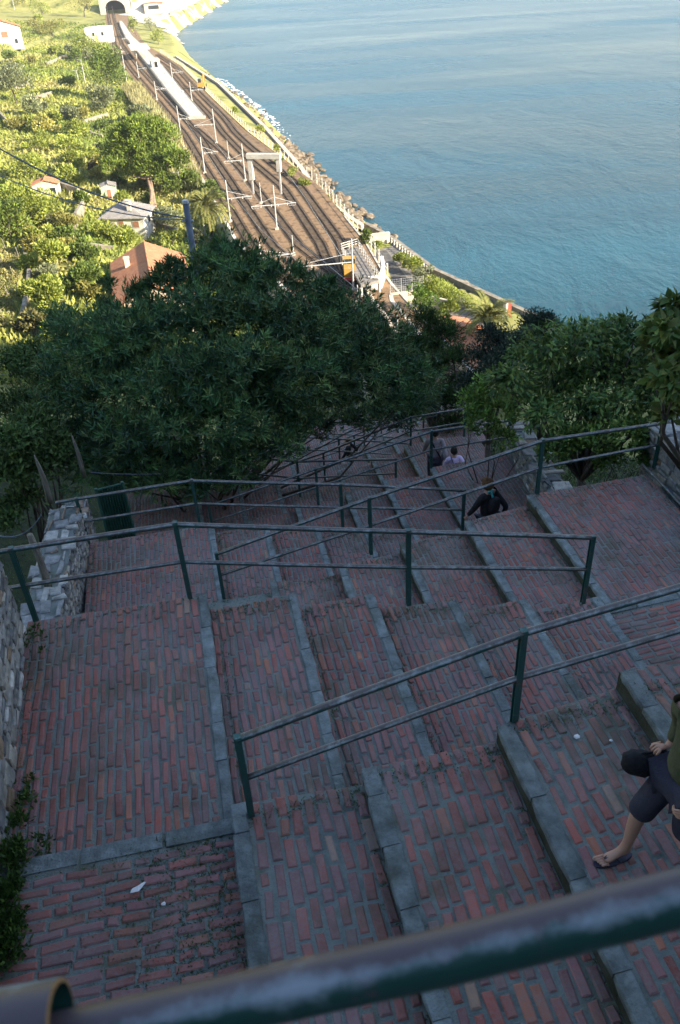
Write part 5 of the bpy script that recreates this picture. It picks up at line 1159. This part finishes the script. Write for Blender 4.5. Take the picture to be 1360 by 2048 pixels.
# tall shoots standing out of the oleander against the orange roof
sh = pxblobs([(430, 505, 16), (450, 500, 18), (478, 498, 16), (405, 520, 22), (320, 560, 24), (335, 545, 22), (290, 572, 22), (262, 588, 26), (360, 535, 18), (340, 520, 10), (440, 485, 14), (590, 548, 22), (655, 565, 20), (215, 572, 18)], 20.5, 1)
near_tree('oleander', 'thin top shoots of a second oleander, reaching over the orange roof', 'oleander', sh, ob+A(.8, .8, 0), 420, .19, .034, OLC, 6, whorl=9, r0=.05, mat='leaf_shade', fork=.5, shell=.2)
# broad-leaved tree on the right
rt = [(1010, 770, 45), (1045, 725, 45), (1090, 700, 48), (1140, 690, 45), (1190, 690, 45), (1235, 680, 48), (1275, 700, 45), (1320, 720, 45), (1060, 790, 50), (1120, 760, 52), (1180, 755, 52), (1240, 745, 52), (1300, 775, 50), (1350, 740, 40),
 (1090, 835, 45), (1160, 815, 45), (1230, 815, 48), (1300, 830, 45), (1352, 810, 40), (1112, 648, 12), (1147, 652, 14), (1248, 640, 16), (1172, 655, 14), (1205, 652, 14), (1275, 655, 16), (1232, 662, 18)]
bl = pxblobs(rt, 15.5, 1, .9, 8)
RTC = [(0.067, 0.141, 0.033), (0.089, 0.171, 0.038), (0.127, 0.208, 0.045), (0.052, 0.111, 0.037), (0.178, 0.238, 0.052)]
near_tree('fruit_tree', 'broad-leaved fruit tree with drooping leaves behind the right landing', 'tree', bl, gz(atd(1172, 900, 15.8)), 11500, .15, .052, RTC, 9, r0=.11, droop=.55, up=.1, fork=.45, shell=.35)
bl = pxblobs([(955, 800, 32), (985, 770, 30), (1000, 830, 34), (962, 850, 30), (1010, 880, 24), (940, 820, 18)], 17.5, 1, .3)
near_tree('shrub', 'bright yellow-green shrub behind the railing corner, right of the dark pine', 'shrub', bl, gz(atd(985, 890, 17.5)), 3200, .10, .045, [(.14, .25, .04), (.18, .28, .045), (.10, .19, .04)], 12, r0=.04)
bl = pxblobs([(1110, 905, 28), (1150, 880, 30), (1200, 890, 34), (1255, 870, 36), (1310, 870, 34), (1350, 860, 26), (1220, 920, 24), (1290, 915, 20)], 14.2, 1, .3)
near_tree('undergrowth_shrub', 'low green undergrowth behind the long rail, under the fruit tree', 'shrub', bl, gz(atd(1230, 920, 14.3)), 5200, .10, .05, [(.05, .11, .02), (.08, .15, .03), (.13, .19, .03)], 13, r0=.03, trunks=2)
bl = pxblobs([(1345, 610, 22), (1335, 660, 26), (1352, 700, 28), (1325, 745, 24), (1350, 770, 26), (1300, 655, 14), (1360, 640, 20), (1340, 820, 24), (1290, 690, 12), (1380, 700, 30)], 6.2, 1, .3, 4)
near_tree('leafy_branch_tree', 'close tree at the right edge with large oval leaves hanging into view', 'tree', bl, gz(atd(1750, 1000, 7.)), 900, .115, .056, [(.07, .13, .03), (.10, .16, .04), (.14, .17, .04)], 17, r0=.06, droop=.5, shell=.1, fork=.7)
# dark conifers below the stairs
DKC = [(.020, .040, .016), (.030, .055, .018), (.040, .070, .022)]
bl = pxblobs([(850, 642, 30), (885, 672, 34), (825, 690, 34), (905, 720, 34), (790, 700, 26), (865, 745, 40), (925, 775, 34), (880, 800, 36), (830, 760, 34), (905, 850, 28), (860, 700, 34), (770, 730, 24)], 31, 1, 1.)
near_tree('dark_pine', 'dark wind-swept pine between the oleander and the orange roof on the right', 'pine', bl, gz(atd(915, 880, 31)), 16000, .22, .035, [(.035, .075, .018), (.05, .10, .02), (.03, .06, .018)], 21, r0=.2, up=.5, fork=.3, shell=.2)
bl = pxblobs([(990, 690, 38), (965, 715, 30), (1010, 720, 36), (985, 750, 40), (950, 770, 34), (975, 665, 16)], 27, 1, .8)
near_tree('holm_oak', 'round blue-green dark oak right of the date palm on the promenade', 'tree', bl, gz(atd(985, 800, 27.5)), 9000, .13, .05, [(.030, .055, .035), (.04, .07, .045), (.022, .04, .028)], 22, r0=.14, shell=.2)
bl = pxblobs([(1070, 650, 30), (1100, 665, 32), (1050, 680, 30), (1130, 680, 26), (1090, 640, 18)], 24, 1, .8)
near_tree('holm_oak', 'small blue-green oak above the fruit tree, against the sea', 'tree', bl, gz(atd(1090, 760, 24.5)), 7000, .11, .04, [(.035, .06, .035), (.045, .075, .045), (.026, .05, .03)], 23, r0=.1, shell=.2)
# dark foliage on the left below the landings
for j, (lst, dep, lab, cc) in enumerate((([(20, 745, 50), (70, 720, 45), (105, 765, 42), (20, 810, 50), (80, 810, 48)], 25, 'dark leafy tree at the left edge behind the oleander', [(.055, .105, .028), (.08, .14, .035)]),
   ([(25, 880, 45), (70, 860, 45), (110, 900, 38), (20, 950, 40), (60, 930, 40), (15, 1030, 34), (50, 1000, 30)], 18, 'dark bush at left edge behind the wooden stakes', [(.05, .10, .028), (.07, .13, .035), (.09, .15, .04)]))):
    bl = pxblobs(lst, dep, 1, .6, j); near_tree('dark_tree', lab, 'tree', bl, gz(atd(lst[0][0]+30, lst[-1][1]+60, dep)), 9000 if j < 2 else 4000, .13 if j < 2 else .25, .055 if j < 2 else .1, cc, 31+j, r0=.1, shell=.3)
# ------------------------------------------------------------------ trees of the valley
YG = [(0.262, 0.306, 0.058), (0.189, 0.248, 0.047), (0.335, 0.364, 0.087)]; MG = [(0.125, 0.183, 0.039), (0.168, 0.231, 0.049), (0.099, 0.140, 0.034)]; OLV = [(0.220, 0.244, 0.129), (0.270, 0.297, 0.167), (0.155, 0.180, 0.091)]; YE = [(0.296, 0.269, 0.067), (0.228, 0.228, 0.060), (0.336, 0.323, 0.108)]; PN = [(.15, .21, .035), (.20, .26, .045), (.11, .17, .03)]
def vtree(label, cx_, cy_, w_, h_, cols, seed, kind='tree', name='tree', n=1500, L=.55, trunk=None, group='trees and bushes of the sunlit slope', nb=12, wd=.5, gb=None):
    g = hit(*(gb or (cx_, cy_+h_*.5))); dep = g@RM[:, 2]; mp_ = dep/F_
    rx = w_*.5*mp_; c = atd(cx_, cy_, dep+rx*.3); 
    rzv = max(.8, h_*.5*mp_*1.05); cz = max(c[2], g[2]+rzv*.6); c = A(c[0], c[1], cz)
    root = thing(name, label, kind, A(c[0], c[1], float(TZ(c[0], c[1]))), group)
    leaf, bc = crown(c, (rx, rx, rzv), nb, n, L, L*wd, cols, seed, bl=.42); leaf_obj('crown', *leaf, 'leaf_far', parent=root)
    mb = MB(); limbs(mb, A(c[0], c[1], float(TZ(c[0], c[1]))), bc[:5], max(.12, rx*.05), fork=.4, seed=seed, seg=5); mb.build('trunk', trunk or 'bark', root); return root
# the umbrella pine, built with its own pose
g = hit(306, 415); dep = g@RM[:, 2]; root = thing('umbrella_pine', 'large umbrella pine with a forked pale trunk above the small houses', 'pine', g, 'trees and bushes of the sunlit slope')
pb = [(250, 280, 30), (290, 262, 32), (330, 275, 30), (235, 310, 30), (275, 300, 36), (320, 305, 36), (352, 318, 22), (225, 335, 20), (262, 340, 30), (300, 340, 32), (335, 340, 28), (272, 255, 18), (310, 252, 18)]
bl = [(p_[0], p_[1], p_[2], p_[3]) for p_ in pxblobs(pb, dep+1, 1, 3.0, 5)]
leaf_obj('crown', *blobs_leaves(bl, 24000, .75, .26, PN, 41, 0, .6, shell=.6), 'leaf_far', parent=root)
mb = MB(); T = np.array([b[:3] for b in bl]); limbs(mb, g+A(-.3, 0, 0), T[::2], .45, fork=.55, seed=3, mi=0, lean=A(-1, 0, 0)); limbs(mb, g+A(.5, .2, 0), T[1::2], .38, fork=.5, seed=4, lean=A(1, 0, 0)); mb.build('trunk', 'bark_pale', root, smooth=True)
VT = [('tall ivy-covered tree left of the tracks', 215, 150, 52, 120, MG, 'tree', 2600), ('pale ivy tree in front of the taller one', 205, 200, 46, 60, OLV, 'tree', 1300), ('grey olive tree at the left edge', 25, 175, 74, 76, OLV, 'olive tree', 2400),
 ('second grey olive below the terrace walls', 62, 215, 40, 40, OLV, 'olive tree', 900), ('dense bush between the pine and the tracks', 382, 366, 42, 46, MG, 'bush', 1100), ('dark round bush touching the left track', 426, 385, 40, 46, MG, 'bush', 1100),
 ('pale silvery bush right of the pine trunk', 330, 440, 60, 44, OLV, 'bush', 1500), ('round yellow-green lemon tree in front of the grey-roofed house', 248, 478, 52, 40, YG, 'lemon tree', 1300), ('small lemon tree left of the grey-roofed house', 200, 468, 44, 36, YG, 'lemon tree', 1000),
 ('large sunlit tree group at the left below the cable', 55, 425, 130, 90, YG, 'tree', 4200), ('sunlit bush at the left edge below the cable', 15, 445, 70, 90, MG, 'tree', 1800), ('yellow-green tree left of the thin cable', 60, 335, 70, 50, YG, 'tree', 1700), ('leafy tree hanging over the vine terrace', 110, 520, 56, 80, YG, 'tree', 2200),
 ('slim bush strip right of the vine terrace', 100, 600, 56, 90, YG, 'tree', 2400), ('dark bush in the shaded garden left of the orange roof', 170, 560, 60, 60, MG, 'bush', 1600), ('bush at the corner of the orange roof', 150, 508, 34, 28, MG, 'bush', 600),
 ('yellowing bush at the bottom of the vine terrace', 65, 650, 60, 50, [(.13, .12, .05), (.10, .10, .04)], 'bush', 1500), ('sunlit bush in front of the vine poles', 112, 665, 50, 44, YG, 'bush', 1300), ('bare-looking brown bush left of the pine', 188, 342, 30, 28, [(.12, .09, .05), (.10, .08, .04)], 'bush', 600),
 ('dark cypress clump above the pine', 152, 112, 26, 30, MG, 'tree', 700), ('yellow-green tree under the white flat building', 170, 100, 60, 46, YG, 'tree', 1600), ('bright bush between white flat building and corner house', 105, 60, 60, 36, YE, 'bush', 1400),
 ('tree behind the corner house roof', 80, 20, 50, 36, YG, 'tree', 1000), ('tree left of the tunnel', 165, 15, 50, 40, YE, 'tree', 1100), ('tree right of the tunnel', 270, 55, 24, 40, YG, 'tree', 600), ('round tree by the small coast building', 300, 50, 24, 26, OLV, 'tree', 500),
 ('tree in front of the shore rocks', 315, 75, 30, 30, YG, 'tree', 600), ('dark gap bush by the lamp pole', 135, 170, 34, 36, MG, 'bush', 700), ('vine-green bush beyond the garden hut', 245, 395, 30, 24, YG, 'bush', 500), ('bush left of the stone shed', 30, 385, 50, 36, YG, 'bush', 900),
 ('sunlit round bush above the long shadow', 150, 262, 50, 30, YG, 'bush', 900), ('flat bush between olive and vineyard', 90, 255, 56, 28, YE, 'bush', 900), ('bush by the stepped garden wall', 345, 480, 50, 26, YG, 'bush', 800), ('low bush below the lit white wall', 130, 470, 40, 34, MG, 'bush', 700),
 ('bush behind the grey-roofed house', 300, 400, 30, 22, MG, 'bush', 500), ('tree at the top edge left of the pole', 50, 5, 40, 30, YE, 'tree', 800)]
for i, (lab, x, y, w_, h_, cc, kd, n_) in enumerate(VT):
    vtree(lab, x, y, w_, h_, cc, 60+i, kd, 'olive_tree' if 'olive' in kd else 'lemon_tree' if 'lemon' in kd else 'bush' if kd == 'bush' else 'tree', n=n_, L=.62 if y > 300 else .9, nb=10 if n_ < 1500 else 16)
r = random.Random(5); k = 0
while k < 80:
    y = r.uniform(20, 640); x = r.uniform(0, 470)
    lim = np.interp(y, [0, 40, 90, 140, 200, 271, 385, 470], [165, 180, 195, 215, 265, 320, 385, 440])
    if x > lim or (185 < x < 380 and 380 < y) or (x < 70 and y < 110) or (160 < x < 225 and 30 < y < 95) or (50 < x < 125 and 350 < y < 405) or (x < 60 and 480 < y < 640): continue
    s = r.uniform(20, 44)*(.45+y/640*.8); vtree('low rounded shrub among many on the sunlit terraces', x, y, s*1.5, s, [YG, MG, YE, OLV, YG][k % 5], 200+k, 'shrub', 'small_shrub', n=650, L=.7 if y > 250 else .9, nb=6, group='small shrubs dotted over the sunlit terraces'); k += 1
# bank and promenade shrubs
for i, (x, y, w_, h_, cc, lab) in enumerate(((802, 522, 34, 30, YG, 'shrub at the head of the road island'), (825, 535, 36, 34, YG, 'yellow-green shrub in the middle of the road island'), (850, 552, 42, 40, OLV, 'tall shrub on the road island, with a thin stem'), (862, 585, 46, 50, YG, 'large bright shrub behind the mesh fence'), (888, 598, 36, 36, YG, 'shrub where the promenade begins'),
   (838, 628, 64, 60, [(.08, .14, .02), (.11, .17, .03)], 'round bright green bush between the two cream walls'), (878, 650, 50, 44, MG, 'dark green bush left of the lower orange roof'), (733, 488, 26, 26, MG, 'bush beside the footbridge railing'), (757, 492, 24, 18, YG, 'small bush before the pale block wall'),
   (520, 262, 20, 22, YG, 'shrub on the bank above the first boulders'), (552, 300, 14, 20, YG, 'shrub on the bank level with the gantry'), (585, 345, 22, 26, YG, 'bank shrub right of the gantry'), (606, 372, 26, 28, YG, 'larger bank shrub below the gantry'), (640, 420, 30, 22, OLV, 'scrubby plants by the seaward track'), (690, 455, 34, 22, OLV, 'grey scrub left of the footbridge'), (470, 222, 12, 14, YG, 'small shrub on the bank near the platform tip'), (560, 322, 16, 16, MG, 'small dark bank shrub'), (900, 545+70, 30, 30, YG, 'shrub by the pale low wall'))):
    vtree(lab, x, y, w_, h_, cc, 300+i, 'shrub', 'shrub', n=1100 if w_ > 25 else 500, L=.42, nb=9, group='shrubs of the bank and promenade')
# hedge along the promenade
a_, b_ = at(868, 572, QZ), at(968, 636, QZ); root = thing('hedge', 'long trimmed hedge between promenade and water', 'hedge', a_)
bl = [(*(a_+(b_-a_)*t+Z*.7), 1.1) for t in np.linspace(0, 1, 26)]; leaf_obj('foliage', *blobs_leaves(bl, 5000, .3, .14, YG, 71), 'leaf_far', parent=root)
# date palms
def palm(label, g, h, fl, nfr, seed, cols):
    root = thing('date_palm', label, 'palm', g, 'date palms'); r = np.random.RandomState(seed); top = g+Z*h
    mb = MB(); mb.tube([g-Z*.3, g+Z*h*.5, top, top+Z*.3], [.42, .34, .40, .2], 10); mb.build('trunk', 'bark', root, smooth=True)
    P, D, N, Ls, C = [], [], [], [], []; mr = MB()
    for i in range(nfr):
        az = i*2.399+r.uniform(-.2, .2); el = r.uniform(-.25, 1.25); hd = A(math.cos(az), math.sin(az), 0); L_ = fl*r.uniform(.8, 1.1); pts = []
        for t in np.linspace(0, 1, 16):
            e_ = el-1.5*t*t*.9; 
            pts.append(top.copy() if not pts else pts[-1]+(hd*math.cos(e_)+Z*math.sin(e_))*L_/15)
        mr.tube(pts[::3], [.05, .04, .035, .03, .02, .015][:len(pts[::3])], 4)
        sd = np.cross(hd, Z)
        for t in range(2, 16):
            for q_ in (pts[t], (pts[t]+pts[t-1])/2):
                for s in (-1, 1):
                    dr = pts[t]-pts[t-1]; dr /= np.linalg.norm(dr); P.append(q_); D.append(sd*s*.9+dr*.75+Z*.12); N.append(np.cross(dr, sd*s)+r.randn(3)*.15); Ls.append(fl*.19*(1-.5*abs(t/15-.4))); C.append(np.asarray(cols[r.randint(len(cols))])*r.uniform(.8, 1.25))
    n = len(P); leaf_obj('fronds', np.array(P), np.array(D), np.array(N), np.array(Ls), np.full(n, fl*.028), np.clip(np.array(C), 0, 1), 'leaf_far', parent=root); mr.build('rachis', 'bark', root)
PC = [(0.240, 0.252, 0.072), (0.144, 0.168, 0.048), (0.264, 0.252, 0.084)]
g = at(424, 484, -53.4); palm('date palm with a round crown beside the retaining wall', g, 7.2, 5.4, 60, 1, PC)
g = at(973, 690, -52.2); palm('sunlit date palm at the end of the promenade near the flag', g, 4.2, 4.6, 46, 2, PC)
# ------------------------------------------------------------------ uncountable growth
r = np.random.RandomState(77)
def cover(name, label, n, gen, L, W, cols, up=.8, mat='leaf_far', kind='stuff', clump=.5):
    X, Y = gen(n); X, Y = X[:n], Y[:n]; m = len(X); c = np.asarray(cols, float)
    zz = TZ(X, Y); P = np.stack([X, Y, zz], 1)+rdir(r, m)*A(.2, .2, 0); D = rdir(r, m)*.8+A(0, 0, up); N = rdir(r, m)+A(0, 0, .3)
    pat = noise2(X, Y, .09, 21); ci = np.clip(((pat+1)/2*len(c)+r.uniform(-.6, .6, m)).astype(int), 0, len(c)-1)
    o = leaf_obj(name, P, D, N, L*r.uniform(.5, 1.4, m), W*r.uniform(.6, 1.3, m), np.clip(c[ci]*r.uniform(.7, 1.35, (m, 1)), 0, 1), mat); tag(o, label, name.replace('_', ' '), kind=kind)
def gen_slope(n):
    Y = 100+r.rand(n*2)**1.25*560; d = 1.2+r.rand(n*2)**1.1*(60+Y*.22); X = fx(Y, RL)-d; return X[:n], Y[:n]
cover('ground_cover', 'mixed weeds, vines and grass covering the sunlit slope', 125000, gen_slope, 1.15, .6, [(0.095, 0.135, 0.030), (0.149, 0.203, 0.041), (0.230, 0.270, 0.061), (0.297, 0.311, 0.081), (0.365, 0.338, 0.135)])
def gen_reed(n): Y = r.uniform(205, 360, n); return fx(Y, RL)-r.uniform(.6, 7.5, n), Y
cover('reeds', 'pale dry reeds along the left edge of the tracks', 9000, gen_reed, 3.2, .30, [(.30, .28, .13), (.38, .35, .18), (.20, .22, .08)], up=2.2)
def gen_bank(n): Y = r.uniform(172, 480, n); a0 = fx(Y, RR)+1; b0 = fx(Y, WX, WY)-np.where(Y > 282, 7, 1.2); return a0+(b0-a0)*r.rand(n), Y
cover('bank_grass', 'dry grass and weeds on the bank between fence and sea wall', 5000, gen_bank, .5, .2, [(.11, .12, .03), (.20, .17, .07), (.25, .20, .09)])
def gen_near(n):
    a = r.rand(n*4); vv = 3+r.rand(n*4)**1.8*95; uu = np.where(a < .6, -2.8-r.rand(n*4)*(6+vv*.5), 8.2+np.interp(vv, [18, 62], [0, 16])+r.rand(n*4)*(5+vv*.3)); P = uu[:, None]*U[None]+vv[:, None]*V[None]
    return P[:, 0][:n], P[:, 1][:n]
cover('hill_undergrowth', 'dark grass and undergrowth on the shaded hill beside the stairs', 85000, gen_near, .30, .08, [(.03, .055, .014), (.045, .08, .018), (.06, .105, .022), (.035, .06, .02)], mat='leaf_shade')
# vines on the lower left terrace: rows with posts
rowm = []; 
for i in range(9):
    a_ = hit(-30+i*9, 492+i*3); b_ = hit(-42+i*8, 660)
    for t in np.linspace(0, 1, 26): q_ = a_+(b_-a_)*t; rowm.append((q_[0], q_[1], float(TZ(q_[0], q_[1]))+.6, .55))
P_ = blobs_leaves(rowm, 4500, .35, .22, [(.20, .19, .08), (.26, .22, .11), (.12, .14, .04)], 5); o = leaf_obj('vine_rows', *P_, 'leaf_far'); tag(o, 'pale rows of vines on the terrace at lower left', 'vines', kind='stuff')
for i, (x, y) in enumerate(((12, 650), (20, 600), (30, 560), (8, 540), (40, 520), (14, 505))):
    g = hit(x, y); mb = MB(); mb.tube([g, g+Z*2.4+A(-.2, 0, 0)], .06, 5); o = mb.build('vine_post', 'wood', loc=g); tag(o, 'thin pale post in the vine rows, number %s from the bottom' % NW[i+1], 'post', 'posts of the vine rows')
# weeds at the foot of the left wall and in the joints
W_ = []
for (x, y, z_, s, n) in ((30, 1640, -6.0, .10, 6), (20, 1720, -5.9, .13, 8), (12, 1800, -5.9, .15, 9), (25, 1860, -5.9, .12, 8), (60, 1600, -6.05, .08, 4), (70, 1252, -6.05, .07, 5), (66, 1300, -6.05, .05, 3), (8, 1900, -5.9, .16, 8), (80, 1690, -6.0, .07, 4), (50, 1550, -6.05, .06, 4)):
    for i in range(n): p = at(x+r.uniform(-22, 22), y+r.uniform(-22, 22), z_+.03); W_.append((p[0], p[1], p[2]+s*.2, s*r.uniform(.35, .8)))
P_ = blobs_leaves(W_, 3600, .055, .022, [(.05, .11, .02), (.08, .15, .03), (.035, .08, .015)], 9, up=.8, shell=.1); o = leaf_obj('wall_weeds', *P_, 'leaf'); tag(o, 'green weeds growing along the foot of the rubble wall', 'weeds', kind='stuff')
# moss and grass in the joints, dense by nosings and edges
mp_, nn_ = [], 0
for k_ in (1, 2, 3, 4):
    f = FL[k_]
    for i in range(len(f['z'])):
        u0, u1 = ([f['uL']]+f['nu']+[f['uR']])[i:i+2]; m = 2200 if (k_, i) == (1, 0) else 420
        vf = VL(k_-1, (u0+u1)/2)+.1; vr = VL(k_, (u0+u1)/2)-.05
        side = u0 if k_ % 2 == 0 else u1
        for j in range(m):
            q_ = r.rand()
            if (k_, i) == (1, 0): uu, vv = u1-.05-abs(r.randn())*.55, vf+(vr-vf)*(1-min(1, abs(r.randn())*.45))
            elif q_ < .55: uu, vv = side+(.03+abs(r.randn())*.05)*(1 if side == u0 else -1), r.uniform(vf, vr)
            else: uu, vv = r.uniform(u0, u1), vr-abs(r.randn())*.10
            if u0 < uu < u1 and vf < vv < vr+.05: mp_.append(uv(uu, vv, f['z'][i]-.008))
mp_ = np.array(mp_); m = len(mp_); mp_ = np.repeat(mp_, 3, 0)+r.randn(m*3, 3)*A(.012, .012, 0); m *= 3
o = leaf_obj('joint_moss', mp_, rdir(r, m)*1.1+A(0, 0, .8), rdir(r, m)+A(0, 0, .5), r.uniform(.014, .042, m), r.uniform(.005, .011, m), np.array([(.055, .105, .022), (.075, .13, .028), (.06, .07, .03)])[r.randint(0, 3, m)]*r.uniform(.7, 1.3, (m, 1)), 'leaf'); tag(o, 'moss and tiny grass growing in the brick joints', 'moss', kind='stuff')
